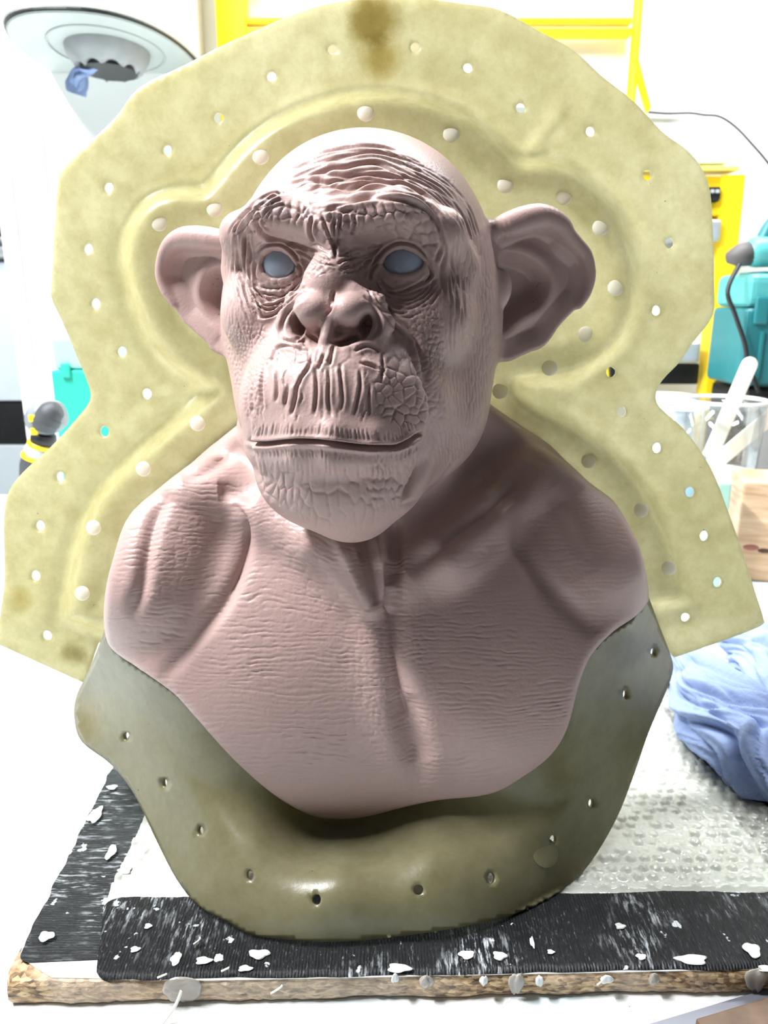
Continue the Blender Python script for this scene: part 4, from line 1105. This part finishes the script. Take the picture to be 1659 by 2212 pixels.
# ---- crumpled blue paper towel
PAPER = simple('blue_paper', srgb(140, 159, 202), .8, noise=.07, nscale=60, bump=.5, bscale=180)
def towel(name, path, rad, seed, label, flat=.8, nfold=7, group='blue paper towel on the bench'):
    pts = spline(path, 26); n = len(pts); seg = 160
    rs = np.random.RandomState(seed)
    T = np.gradient(pts, axis=0); T /= np.linalg.norm(T, axis=1)[:, None]
    A = np.cross(T, [0, 0, 1.0]); A /= np.linalg.norm(A, axis=1)[:, None]; B = np.cross(A, T)
    th = np.arange(seg) / seg * 2 * math.pi
    S, TH = np.meshgrid(np.linspace(0, 1, n), th, indexing='ij')
    R = np.interp(S.ravel(), np.linspace(0, 1, len(rad)), rad).reshape(S.shape)
    tw = TH + 1.4 * noise2(S * 3, S * 0 + seed, seed) * 1.5
    cx, cy = np.cos(tw) * nfold / 2, np.sin(tw) * nfold / 2
    rid = lambda a, b_, sd: 1 - 2 * np.abs(noise2(a, b_, sd))
    f1_, g_ = voronoi2(cx * .55 + S * 2.2, cy * .55 + S * 4.5, seed + 8)
    f = .80 + .30 * rid(cx * .7 + S * 1.2, cy * .7 + S * 2.0, seed) - .34 * f1_ + .16 * rid(cx * 1.5 + S * 3, cy * 1.5 + S * 4, seed + 1) - .07 * np.exp(-(g_ / .12) ** 2) + .075 * rid(cx * 3.2 + S * 6, cy * 3.2 + S * 11, seed + 4)
    f = f * (1 + .2 * noise2(S * 6, np.cos(TH) * 2, seed + 3))
    V = pts[:, None, :] + (R * f)[..., None] * (np.cos(TH)[..., None] * A[:, None, :] + flat * np.sin(TH)[..., None] * B[:, None, :])
    V[..., 2] = np.maximum(V[..., 2], np.where(V[..., 0] < BX1 + .004, BOARD_Z + .0065, BENCH_Z + .0008))
    V = V.reshape(-1, 3); i = np.arange(n - 1)[:, None] * seg + np.arange(seg)[None]; j = np.arange(n - 1)[:, None] * seg + (np.arange(seg)[None] + 1) % seg
    Q = np.stack([i, j, j + seg, i + seg], -1).reshape(-1, 4)
    o = link(name, mesh_np(name, V, Q), PAPER); tag(o, label, 'paper towel', group); return o
b0 = BOARD_Z + .028
towel('paper_towel', [PZ(1425, 1395, b0), PZ(1505, 1450, b0), PZ(1575, 1560, b0), PZ(1660, 1640, b0 - .006), PZ(1760, 1700, b0 - .01)], [.012, .028, .045, .045, .040], 5, 'large crumpled blue paper towel lying beside the bubble wrap at right')
b1 = BENCH_Z + .02
towel('paper_towel', [PZ(1540, 1330, b1), PZ(1600, 1375, b1), PZ(1670, 1440, b1), PZ(1760, 1500, b1)], [.012, .030, .042, .04], 9, 'smaller twist of blue paper towel behind the large one, by the frame edge')

# ---- strip of wood at the near right corner of the bench
DARKWOOD = simple('dark_wood', srgb(104, 82, 64), .6, noise=.25, nscale=60, bump=.4, bscale=120)
ws = empty('wood_strip', PZ(1640, 2215, BENCH_Z), 'dark brown wood strip with grey tape at the lower right corner', 'wood strip')
a = PZ(1500, 2222, BENCH_Z); b = PZ(1690, 2164, BENCH_Z); dr = (b - a) / np.linalg.norm(b - a); ang = math.atan2(dr[1], dr[0])
Mw = Matrix.Translation(Vector(a)) @ Matrix.Rotation(ang, 4, 'Z')
box('strip', (0, -.05, .0004), (.16, 0, .008), DARKWOOD, ws, .001, 2, Mw)
tag(box('tape', (-.03, .0, .0004), (.16, .010, .0016), simple('grey_tape', srgb(120, 122, 132), .45, noise=.12), ws, .0004, 1, Mw), 'grey tape')
# ================================================================== THINGS BEHIND
YEL = simple('yellow_enamel', srgb(250, 214, 20), .42, noise=.03, nscale=12)
YEL2 = simple('yellow_plastic', srgb(244, 206, 30), .4, noise=.04, nscale=18)
BLACK = simple('black_plastic', srgb(28, 28, 30), .45, noise=.15, nscale=40)
GREY = simple('grey_plastic', srgb(172, 178, 176), .5, noise=.05, nscale=14)
ALU = simple('brushed_aluminium', srgb(205, 208, 214), .35, metal=.6, noise=.05, nscale=30)
TEAL = simple('teal_plastic', srgb(36, 116, 122), .42, noise=.08, nscale=16, bump=.3, bscale=200)
TEAL_L = simple('pale_teal_plastic', srgb(84, 168, 168), .4, noise=.06, nscale=16)  # also stands for the light on top of the teal case
OFFW = simple('offwhite_plastic', srgb(236, 236, 230), .45, noise=.03)

# ---- paper roll dispenser on the wall, seen from below
DY = WALL_Y - .001
cL = PY(104, 150, DY); cR = PY(444, 150, DY); dz = PY(200, 158, DY)[2]; dx = (cL[0] + cR[0]) / 2; dw = (cR[0] - cL[0]) / 2
# depth from the near rim: highest point of the rim in the photograph
Yr = (dz - CAM[2]) / ray(225, 22)[2] * ray(225, 22)[1]; dd = DY - Yr
disp = empty('paper_roll_dispenser', (dx, DY, dz), 'grey wall paper dispenser seen from below, torn blue paper in its mouth', 'dispenser')
def dshape(sc, n=28):
    t = np.linspace(0, math.pi, n)
    ex = 1.25
    x = -np.sign(np.cos(t)) * np.abs(np.cos(t)) ** (1 / ex) * dw * sc; y = -np.abs(np.sin(t)) ** (1 / ex) * (dd - .035) * sc - .035
    return np.concatenate([[[-dw * sc, 0]], np.stack([x, y], 1), [[dw * sc, 0]]])
def dprism(name, sc, z0, z1, mat, bevel, lab, yoff=0, cavity=None):
    bm = bmesh.new(); p = dshape(sc)
    lo = [bm.verts.new((dx + x, DY + y + yoff, dz + z0)) for x, y in p]
    f = bm.faces.new(lo[::-1]); r = bmesh.ops.extrude_face_region(bm, geom=[f]); 
    bmesh.ops.translate(bm, verts=[g for g in r['geom'] if isinstance(g, bmesh.types.BMVert)], vec=(0, 0, z1 - z0))
    bmesh.ops.recalc_face_normals(bm, faces=bm.faces)
    if bevel: bmesh.ops.bevel(bm, geom=[e for e in bm.edges if abs(e.verts[0].co.z - e.verts[1].co.z) < 1e-5], offset=bevel, segments=3, affect='EDGES')
    return tag(link(name, bm_mesh(name, bm), mat, disp, smooth=False), lab)
dprism('cover', 1.0, .006, .34, OFFW, .004, 'pale curved cover of the dispenser')
dprism('gasket', .988, .0035, .0065, BLACK, 0, 'dark seam under the cover')
dprism('base', .975, 0, .004, GREY, .002, 'grey underside plate')
mc = np.array([dx + .012, DY - dd * .42, dz])
rx_ = dw * .62; ry_ = dd * .40
def ering(name, r0, r1, z, mat, lab, thick=.002):
    n = 48; t = np.arange(n) / n * 2 * math.pi
    prof = [(r0, 0), (r0, -thick), (r1, -thick), (r1, 0)]
    V = np.concatenate([np.stack([mc[0] + rx_ * r * np.cos(t), mc[1] + ry_ * r * np.sin(t), np.full(n, z + h)], 1) for r, h in prof]); F = []
    for i in range(4):
        for j in range(n): F.append([i * n + j, i * n + (j + 1) % n, ((i + 1) % 4) * n + (j + 1) % n, ((i + 1) % 4) * n + j])
    return tag(link(name, mesh_np(name, V, F), mat, disp), lab)
ering('ring', .965, 1.0, dz, GREY, 'moulded ring round the mouth')
FUNNELG = simple('grey_funnel', srgb(146, 148, 150), .5, noise=.12, nscale=30)  # darker grey than the underside plate
n = 48; t = np.arange(n) / n * 2 * math.pi; rs = np.random.RandomState(5)
prof = [(.74, -.0005), (.72, -.012), (.60, -.030), (.50, -.040), (.50, -.036), (.60, -.024), (.70, -.006)]
saw = 1 + .0 * t
V = []
for k, (r, h) in enumerate(prof):
    jag = np.where(k in (3, 4), .010 * np.abs(np.sin(4.5 * t)) , 0)
    V.append(np.stack([mc[0] + rx_ * r * np.cos(t), mc[1] + ry_ * r * np.sin(t) * .9, np.full(n, dz + h) + jag], 1))
V = np.concatenate(V); F = []
for i in range(len(prof) - 1):
    for j in range(n): F.append([i * n + j, i * n + (j + 1) % n, (i + 1) * n + (j + 1) % n, (i + 1) * n + j])
tag(link('funnel', mesh_np('funnel', V, F), FUNNELG, disp), 'grey funnel with a toothed rim')
nt_ = 64; t = np.arange(nt_) / nt_ * 2 * math.pi; rr = .47 + .03 * np.abs(np.sin(5.5 * t))
bm = bmesh.new(); vv = [bm.verts.new((mc[0] + rx_ * r * math.cos(a), mc[1] + ry_ * r * math.sin(a) * .9, dz - .0365)) for r, a in zip(rr, t)]
f = bm.faces.new(vv); r = bmesh.ops.extrude_face_region(bm, geom=[f]); bmesh.ops.translate(bm, verts=[g for g in r['geom'] if isinstance(g, bmesh.types.BMVert)], vec=(0, 0, .006)); bmesh.ops.recalc_face_normals(bm, faces=bm.faces)
tag(link('mouth', bm_mesh('mouth', bm), BLACK, disp, smooth=False), 'black plate standing in for the dark toothed opening')  # solid black slab stands in for the darkness inside the hole
p0 = mc + np.array([-rx_ * .40, -ry_ * .1, -.030])
pt = towel('torn_paper', [p0 + [.055, 0, .012], p0 + [.02, -.005, 0], p0 + [-.01, .0, -.012], p0 + [-.022, .005, -.045]], [.006, .012, .017, .020], 17, None, .7, 4, None)
for k_ in ('category', 'group', 'label'):
    if k_ in pt: del pt[k_]
pt.parent = disp; pt.matrix_parent_inverse = Matrix.Translation(-Vector(disp.location)); tag(pt, 'torn end of blue paper')

# ---- yellow frame fixed high on the wall behind the mould
YF = WALL_Y - .07
fr = empty('yellow_frame', (PY(940, 60, YF)[0], WALL_Y, PY(940, 60, YF)[2]), 'bright yellow metal frame on the wall above and behind the mould', 'frame')
def bar(name, u0, v0, u1, v1, Y0, dep, mat=YEL, parent=fr, bev=.003, lab=None):
    a = PY(u0, v1, Y0); b = PY(u1, v0, Y0)
    o = box(name, (a[0], Y0, a[2]), (b[0], Y0 + dep, b[2]), mat, parent, bev)
    if lab: tag(o, lab)
    return o
bar('upright', 1368, -320, 1412, 240, YF, .045); bar('upright', 480, -320, 516, 320, YF, .045)
bar('rail', 517, 36, 1367, 50, YF + .004, .03); bar('rail', 517, 58, 1367, 76, YF + .004, .03); bar('rail', 517, -140, 1367, -110, YF + .004, .03)
bar('back_panel', 510, -140, 1372, 230, YF + .046, .006, OFFW, lab='white back panel')
bm = bmesh.new(); Y0 = YF - .004
q4 = [PY(*p_, Y0) for p_ in ((1366, 128), (1380, 128), (1407, 232), (1398, 244))]
f = bm.faces.new([bm.verts.new(p_) for p_ in q4]); r = bmesh.ops.extrude_face_region(bm, geom=[f]); bmesh.ops.translate(bm, verts=[g for g in r['geom'] if isinstance(g, bmesh.types.BMVert)], vec=(0, .012, 0)); bmesh.ops.recalc_face_normals(bm, faces=bm.faces)
link('brace', bm_mesh('brace', bm), YEL, fr, smooth=False)

# ---- cable on the wall
cy_ = WALL_Y - .006
cab = link('cable', tube_mesh('cable', spline([PY(u, v, cy_ - (.01 if v > 300 else 0)) for u, v in [(1398,242),(1440,245),(1490,244),(1520,248),(1555,252),(1590,275),(1625,312),(1662,356),(1720,440)]], 6), .0026, 8), simple('grey_cable', srgb(70, 70, 74), .5))
tag(cab, 'thin dark cable looping along the white wall at upper right', 'cable')

# ---- yellow step ladder
YS = 1.66
lad = empty('step_ladder', PY(1500, 1000, YS), 'yellow step ladder with aluminium treads standing behind the mould at right', 'ladder')
def quad_prism(name, pts, Y0, dep, mat, parent, bev=.002, lab=None):
    bm = bmesh.new(); f = bm.faces.new([bm.verts.new(PY(u, v, Y0)) for u, v in pts])
    r = bmesh.ops.extrude_face_region(bm, geom=[f]); bmesh.ops.translate(bm, verts=[g for g in r['geom'] if isinstance(g, bmesh.types.BMVert)], vec=(0, dep, 0))
    bmesh.ops.recalc_face_normals(bm, faces=bm.faces)
    if bev: bmesh.ops.bevel(bm, geom=bm.edges[:], offset=bev, segments=2, affect='EDGES')
    o = link(name, bm_mesh(name, bm), mat, parent, smooth=False)
    if lab: tag(o, lab)
    return o
quad_prism('rail', [(1562,378),(1612,376),(1592,560),(1570,760),(1552,960),(1540,1082),(1500,1082),(1512,960),(1532,760),(1550,560)], YS, .05, YEL2, lad)
quad_prism('rail', [(1226,378),(1276,376),(1292,560),(1312,760),(1330,960),(1342,1082),(1302,1082),(1290,960),(1270,760),(1250,560)], YS, .05, YEL2, lad)
quad_prism('head_plate', [(1276,380),(1562,380),(1560,466),(1276,466)], YS + .006, .04, YEL2, lad)
quad_prism('top_cap', [(1250,360),(1598,358),(1600,368),(1250,370)], YS - .004, .07, simple('pale_yellow', srgb(250, 236, 110), .5), lad, .0015, 'pale yellow top cap')
quad_prism('top_strip', [(1300,343),(1574,342),(1575,353),(1300,354)], YS + .02, .04, GREY, lad, .001, 'grey strip')
quad_prism('buckle', [(1500,405),(1558,403),(1556,432),(1550,437),(1500,437)], YS - .008, .013, BLACK, lad, .002, 'black clip plate')
for u_ in (1540, 1551):
    quad_prism('rivet', [(u_ - 4, 409), (u_ + 4, 409), (u_ + 4, 417), (u_ - 4, 417)], YS - .011, .004, GREY, lad, .0008)
for (v0, v1, ur) in ((475, 523, 1560), (738, 784, 1516), (985, 1025, 1480)):
    pts_ = [PY(1290, (v0 + v1) / 2, YS - .004), PY(ur - 6, (v0 + v1) / 2, YS - .004)]
    h = (PY(1300, v0, YS)[2] - PY(1300, v1, YS)[2])
    box('tread', (pts_[0][0], YS - .014, pts_[0][2] - h / 2), (pts_[1][0], YS + .07, pts_[0][2] + h / 2), ALU, lad, .008, 3)
quad_prism('gap_strip', [(1300,540),(1548,540),(1545,552),(1300,552)], YS + .06, .01, BLACK, lad, .001, 'black strip for the dark gap below the upper tread')  # black piece painted in for the dark gap between treads
quad_prism('gap_panel', [(1320,786),(1512,786),(1508,830),(1320,830)], YS + .02, .02, BLACK, lad, .002, 'black strip for the dark gap below the middle tread')  # another black piece in place of a dark gap, no real panel

# ---- tool cases at right
def case(name, u0, v0, u1, v1, Y0, dep, label, mat=TEAL, group=None, z0=None):
    a = PY(u0, v1, Y0); b = PY(u1, v0, Y0); zlo = a[2] if z0 is None else z0
    root = empty(name, ((a[0] + b[0]) / 2, Y0 + dep / 2, zlo), label, 'tool case', group)
    w_ = b[0] - a[0]; h_ = b[2] - zlo
    box('shell', (a[0], Y0, zlo), (b[0], Y0 + dep, zlo + h_ * .70), mat, root, .012, 3)
    tag(box('lid', (a[0] + .002, Y0 + .004, zlo + h_ * .705), (b[0] - .002, Y0 + dep - .002, b[2]), TEAL_L if mat is TEAL else mat, root, .016, 3), 'lid, toned as if lit on the teal case')  # paler teal puts the light falling on the top into the colour
    for k in (0.10, 0.66):
        bx = box('latch', (a[0] + w_ * k, Y0 - .008, zlo + h_ * .56), (a[0] + w_ * (k + .18), Y0 + .002, zlo + h_ * .80), TEAL if mat is TEAL else GREY, root, .004, 2)
    for k in (.22, .5, .78):
        box('rib', (a[0] + w_ * k, Y0 - .005, zlo + h_ * .06), (a[0] + w_ * (k + .05), Y0 + .002, zlo + h_ * .50), mat, root, .002, 2)
    box('lid_panel', (a[0] + w_ * .22, Y0 + .02, b[2] - .001), (b[0] - w_ * .2, Y0 + dep - .03, b[2] + .004), TEAL if mat is TEAL else GREY, root, .003, 2)
    hb = bpy.data.meshes
    pts_ = spline([(a[0] + w_ * .32, Y0 - .002, zlo + h_ * .84), (a[0] + w_ * .34, Y0 - .016, zlo + h_ * .86), (a[0] + w_ * .66, Y0 - .016, zlo + h_ * .86), (a[0] + w_ * .68, Y0 - .002, zlo + h_ * .84)], 5)
    tag(link('handle', tube_mesh('handle', pts_, .007, 10), BLACK, root), 'black handle')
    return root
zb = PY(1560, 835, 1.46)[2]
case('tool_case', 1592, 590, 1790, 835, 1.46, .15, 'teal plastic tool case, lid toned paler as if lit, behind the clear cup', TEAL, z0=zb)
case('tool_case', 1572, 838, 1790, 1160, 1.46, .17, 'black tool case under the teal one behind the clear cup', BLACK, z0=BENCH_Z + .001)
# a planer-like power tool resting on the upper case
pz = PY(1600, 590, 1.46)[2] + .006
pt_ = empty('power_tool', (PY(1640, 580, 1.5)[0], 1.5, pz), 'teal and grey power tool lying on top of the teal tool case', 'power tool')
bx0 = PY(1604, 580, 1.5)[0]
tag(link('body', tube_mesh('body', spline([(bx0, 1.5, pz + .030), (bx0 + .04, 1.5, pz + .034), (bx0 + .10, 1.5, pz + .036), (bx0 + .17, 1.5, pz + .03)], 5), np.interp(np.linspace(0, 1, 16), [0, .15, .6, 1], [.012, .027, .030, .02]), 20), TEAL_L, pt_), 'pale teal motor body')
tag(link('handle', tube_mesh('handle', spline([(bx0 + .03, 1.5, pz + .05), (bx0 + .05, 1.5, pz + .085), (bx0 + .10, 1.5, pz + .088), (bx0 + .14, 1.5, pz + .05)], 6), .013, 14), TEAL, pt_), 'teal grip')
tag(link('nose', tube_mesh('nose', [(bx0 - .03, 1.5, pz + .022), (bx0 - .012, 1.5, pz + .026), (bx0 + .01, 1.5, pz + .03)], [.010, .020, .022], 16), simple('grey_rubber', srgb(88, 84, 84), .6), pt_), 'dark grey rubber nose')
tag(box('trigger', (bx0 + .075, 1.493, pz + .074), (bx0 + .098, 1.507, pz + .110), simple('red_plastic', srgb(214, 96, 84), .45), pt_, .003), 'red switch')
lead = link('power_lead', tube_mesh('power_lead', spline([(bx0 - .02, 1.47, pz + .01), PY(1572, 628, 1.446), PY(1588, 680, 1.446), PY(1608, 740, 1.446), PY(1618, 790, 1.446), PY(1640, 850, 1.446)], 8), .0042, 10), BLACK)
tag(lead, 'black power lead hanging down the front of the teal tool case', 'cable')

# ---- grey sheet, timber block, cups and stirrers
sh = box('grey_panel', (PY(1615, 900, 1.43)[0], 1.4285, BENCH_Z + .001), (PY(1606, 900, 1.43)[0] + .22, 1.433, PY(1606, 876, 1.43)[2]), simple('grey_card', srgb(176, 178, 178), .6, noise=.05), None, .002)
tag(sh, 'plain grey panel standing behind the timber block', 'panel')
def timber_material():
    m, nt, b, out = new_mat('sawn_pine')
    tc = nt.nodes.new('ShaderNodeTexCoord'); mp = nt.nodes.new('ShaderNodeMapping'); mp.inputs['Scale'].default_value = (1.2, 1.2, 12); nt.links.new(tc.outputs['Object'], mp.inputs['Vector'])
    n = nt.nodes.new('ShaderNodeTexNoise'); n.inputs['Scale'].default_value = 8; n.inputs['Detail'].default_value = 8; n.inputs['Distortion'].default_value = .8; nt.links.new(mp.outputs[0], n.inputs['Vector'])
    r = nt.nodes.new('ShaderNodeValToRGB'); r.color_ramp.elements[0].position = .3; r.color_ramp.elements[1].position = .7
    r.color_ramp.elements[0].color = (*srgb(178, 142, 110), 1); r.color_ramp.elements[1].color = (*srgb(222, 192, 160), 1)
    nt.links.new(n.outputs['Fac'], r.inputs['Fac']); nt.links.new(r.outputs[0], b.inputs['Base Color']); b.inputs['Roughness'].default_value = .7
    return m
TY = 1.17
ta = PY(1584, 1228, TY); tb = PY(1584, 1042, TY)
Mt = Matrix.Translation(Vector((ta[0], TY, BENCH_Z + .0005))) @ Matrix.Rotation(math.radians(-14), 4, 'Z')
tim = empty('timber_block', (ta[0] + .08, TY + .03, BENCH_Z), 'sawn pine timber block with dark knots at the right edge', 'timber')
box('block', (0, 0, 0), (.26, .11, tb[2] - BENCH_Z), timber_material(), tim, .004, 2, Mt)
KNOT = simple('knot_wood', srgb(74, 48, 38), .6, noise=.3, nscale=90)
for (lx, lz, rx, rz) in ((.052, .088, .006, .006), (.042, .052, .010, .004), (.022, .056, .012, .005)):
    bm = bmesh.new(); bmesh.ops.create_uvsphere(bm, u_segments=16, v_segments=10, radius=1); bmesh.ops.scale(bm, vec=(rx, .0012, rz), verts=bm.verts)
    bmesh.ops.transform(bm, matrix=Mt @ Matrix.Translation((lx, 0, lz)), verts=bm.verts)
    tag(link('knot', bm_mesh('knot', bm), KNOT if lx > .03 else simple('red_stain', srgb(150, 92, 80), .6), tim), 'dark knot' if lx > .03 else 'reddish knot')
def clear_plastic():
    m, nt, b, out = new_mat('clear_cup_plastic')
    g = nt.nodes.new('ShaderNodeBsdfGlossy'); g.inputs['Roughness'].default_value = .06
    tp = nt.nodes.new('ShaderNodeBsdfTransparent'); tp.inputs['Color'].default_value = (.95, .965, .97, 1)
    lw = nt.nodes.new('ShaderNodeLayerWeight'); lw.inputs['Blend'].default_value = .28
    mr = nt.nodes.new('ShaderNodeMath'); mr.operation = 'MULTIPLY_ADD'; mr.inputs[1].default_value = .55; mr.inputs[2].default_value = .04
    nt.links.new(lw.outputs['Facing'], mr.inputs[0])
    mx = nt.nodes.new('ShaderNodeMixShader'); nt.links.new(mr.outputs[0], mx.inputs[0]); nt.links.new(tp.outputs[0], mx.inputs[1]); nt.links.new(g.outputs[0], mx.inputs[2]); nt.links.new(mx.outputs[0], out.inputs['Surface'])
    return m
CLEAR = clear_plastic()
RIMM = simple('cup_rim', srgb(232, 238, 240), .2)
def cup(name, u, vr, rpx, Y0, label, fill, fh):
    c = PY(u, vr, Y0); R = (PY(u + rpx, vr, Y0) - c)[0]; H = c[2] - BENCH_Z
    root = empty(name, (c[0], Y0, BENCH_Z), label, 'cup', None)
    link('wall', lathe('wall', [(R * .80, .002), (R * .86, H * .3), (R * .93, H * .66), (R, H), (R - .0015, H), (R * .92, H * .66), (R * .85, H * .3), (R * .79, .004), (.001, .004), (.001, .0008), (R * .79, .0008), (R * .80, .002)], 56, (c[0], Y0, BENCH_Z)), CLEAR, root)
    tag(link('rim', lathe('rim', [(R - .002, H - .002), (R + .003, H - .001), (R + .0035, H + .003), (R, H + .004), (R - .003, H + .002), (R - .002, H - .002)], 56, (c[0], Y0, BENCH_Z)), RIMM, root), 'white catching rolled rim')
    link('contents', lathe('contents', [(.001, .0045), (R * .78, .0045), (R * .78 + R * .06 * fh / .1, fh * H), (R * .5, fh * H + .006), (.001, fh * H + .002)], 40, (c[0], Y0, BENCH_Z)), fill, root)
    return c, R, H
PLAS = simple('white_plaster', srgb(244, 244, 238), .7, noise=.03, nscale=40, bump=.4)
c, R, H = cup('mixing_cup', 1570, 866, 83, 1.36, 'large clear plastic mixing cup holding wooden stirrers', PLAS, .52)
BLUEF = simple('blue_residue', srgb(140, 170, 214), .4, noise=.12, nscale=30)
c2, R2, H2 = cup('small_cup', 1478, 880, 46, 1.20, 'smaller clear cup with blue residue left of the large mixing cup', BLUEF, .72)
PALEWOOD = simple('pale_stirrer_wood', srgb(252, 244, 228), .6, noise=.04, nscale=40)
def stirrer(p0, p1, wd, th, label):
    p0 = Vector(p0); p1 = Vector(p1); L = (p1 - p0).length
    bm = bmesh.new(); n = 10; pts_ = [(-wd / 2, 0), (wd / 2, 0)] + [(wd / 2 * math.cos(a), L - wd / 2 + wd / 2 * math.sin(a)) for a in np.linspace(0, math.pi, n)]
    f = bm.faces.new([bm.verts.new((x, 0, z)) for x, z in pts_]); r = bmesh.ops.extrude_face_region(bm, geom=[f]); bmesh.ops.translate(bm, verts=[g for g in r['geom'] if isinstance(g, bmesh.types.BMVert)], vec=(0, th, 0)); bmesh.ops.recalc_face_normals(bm, faces=bm.faces)
    bmesh.ops.bevel(bm, geom=bm.edges[:], offset=.0008, segments=1, affect='EDGES')
    d = (p1 - p0).normalized(); xax = Vector((d.z, 0, -d.x)).normalized(); yax = d.cross(xax)
    M = Matrix((xax, yax, d)).transposed().to_4x4(); M.translation = p0
    bmesh.ops.transform(bm, matrix=M, verts=bm.verts)
    o = link('stirring_stick', bm_mesh('stirring_stick', bm), PALEWOOD, None, smooth=False)
    return tag(o, label, 'stirrer', 'stirring sticks in the cup')
stirrer((c[0] - .028, 1.355, BENCH_Z + H * .53), PY(1627, 772, 1.345), .028, .0035, 'wide pale wooden stirring stick standing up in the large cup')
stirrer((c[0] - .005, 1.382, BENCH_Z + H * .53), PY(1760, 822, 1.37), .028, .0035, 'pale wooden stirring stick leaning out to the right of the cup')
# white tub behind the waist of the mould
tubc = PY(1442, 905, 1.53)
tubR = empty('white_tub', (tubc[0], 1.53, BENCH_Z), 'round white plastic tub with lid behind the mould waist at right', 'tub')
zt_ = PY(1440, 862, 1.46)[2] - BENCH_Z
link('body', lathe('body', [(.001, .0006), (.042, .0006), (.045, .004), (.049, zt_ - .03), (.0495, zt_ - .026), (.001, zt_ - .026)], 40, (tubc[0], 1.53, BENCH_Z)), OFFW, tubR)
link('lid', lathe('lid', [(.001, zt_ - .025), (.053, zt_ - .025), (.054, zt_ - .003), (.051, zt_), (.001, zt_ - .001)], 40, (tubc[0], 1.53, BENCH_Z)), OFFW, tubR)
# low green box under the cup
gb = box('green_box', (PY(1548, 1080, 1.12)[0], 1.12, BENCH_Z + .0005), (PY(1578, 1080, 1.12)[0], 1.155, PY(1548, 1044, 1.12)[2]), simple('mint_card', srgb(166, 206, 190), .6), None, .003)
tag(gb, 'low mint green box between the cup and the timber block', 'box')

# ---- left side: turquoise box, cordless tool, appliance beyond the partition
AQUA = simple('turquoise_plastic', srgb(40, 168, 148), .45, noise=.04, nscale=20)
AQUA_L = simple('pale_turquoise', srgb(150, 216, 208), .4, noise=.05)
TB = 1.36
a = PY(121, 906, TB); b = PY(255, 800, TB)
tb_ = empty('turquoise_box', ((a[0] + b[0]) / 2, TB, BENCH_Z), 'turquoise plastic box with a pale upper half behind the mould waist at left', 'box')
box('tray', (a[0], TB, BENCH_Z + .0006), (b[0], TB + .14, b[2]), AQUA, tb_, .004)
d = PY(135, 725, TB)
tag(box('lid', (a[0] + .004, TB + .004, b[2] + .0004), (b[0] - .004, TB + .136, d[2]), AQUA_L, tb_, .010, 3), 'pale translucent lid')
box('catch', (a[0] + .02, TB - .006, b[2] - .012), (a[0] + .035, TB + .002, b[2] + .012), AQUA, tb_, .002)
GT = simple('grey_tool_plastic', srgb(122, 126, 130), .5, noise=.10, nscale=40)
GD = simple('dark_tool_rubber', srgb(62, 64, 68), .6, noise=.12, nscale=40)
TYC = 1.16
tl = empty('cordless_tool', (PY(90, 990, TYC)[0], TYC, BENCH_Z), 'grey cordless tool with yellow rings standing on the bench at left', 'power tool')
def tp(pts, rad, name, mat, seg=20, lab=None, dy=0.0):
    P_ = spline([PY(u, v, TYC + dy) for u, v in pts], 6)
    r_ = np.interp(np.linspace(0, 1, len(P_)), np.linspace(0, 1, len(rad)), rad)
    o = link(name, tube_mesh(name, P_, r_, seg), mat, tl)
    if lab: tag(o, lab)
tp([(60,905),(75,905),(95,903),(115,898),(135,893)], [.012,.024,.027,.026,.018], 'body', GT)
tp([(96,930),(100,912),(112,893),(128,885)], [.015,.020,.019,.012], 'shroud', GD, dy=-.016, lab='dark moulded shroud')
tp([(95,938),(94,948),(92,958)], [.018,.019,.018], 'collar', BLACK, lab='black collar')
tp([(92,958),(90,966)], [.0215,.0215], 'ring', YEL2, lab='yellow ring')
tp([(90,966),(86,976),(82,984)], [.021,.023,.022], 'sleeve', GREY, lab='pale grey sleeve')
tp([(82,984),(80,992)], [.0235,.0235], 'ring', YEL2, lab='yellow ring')
tp([(80,992),(77,1008),(75,1030),(74,1060)], [.022,.023,.022,.020], 'grip', GD, lab='dark grip')
for u_, v_ in ((70, 904), (74, 932)):
    bm = bmesh.new(); box_bm(bm, (-.005, -.002, -.005), (.005, .002, .005), .001)
    bmesh.ops.translate(bm, verts=bm.verts, vec=PY(u_, v_, TYC - .027)); tag(link('button', bm_mesh('button', bm), YEL2, tl, smooth=False), 'small yellow button')
# appliance seen past the end of the partition
AY = 2.35
ap = empty('oven', (PY(-30, 700, AY)[0], AY, -.5), 'pale appliance with black top and chrome bar beyond the wall end at left', 'appliance')
LB = simple('pale_blue_enamel', srgb(222, 234, 240), .3, noise=.02)
def abar(n_, v0, v1, mat, y0=AY, dep=.4, u0=-260, u1=150, lab=None, bev=.004):
    a_ = PY(u0, v1, y0); b_ = PY(u1, v0, y0); o = box(n_, (a_[0], y0, a_[2]), (b_[0], y0 + dep, b_[2]), mat, ap, bev)
    if lab: tag(o, lab)
abar('cabinet', 565, 866, LB); abar('hood', 180, 508, BLACK, lab='black upper part'); abar('shelf', 510, 562, GREY, AY + .01)
abar('chrome_bar', 532, 556, ALU, AY - .03, .03, lab='chrome bar', bev=.008); abar('chrome_bar', 511, 519, ALU, AY - .02, .02, lab='chrome bar')
abar('plinth', 868, 960, BLACK, AY + .01, .38, lab='black plinth'); abar('body', 962, 1500, LB)
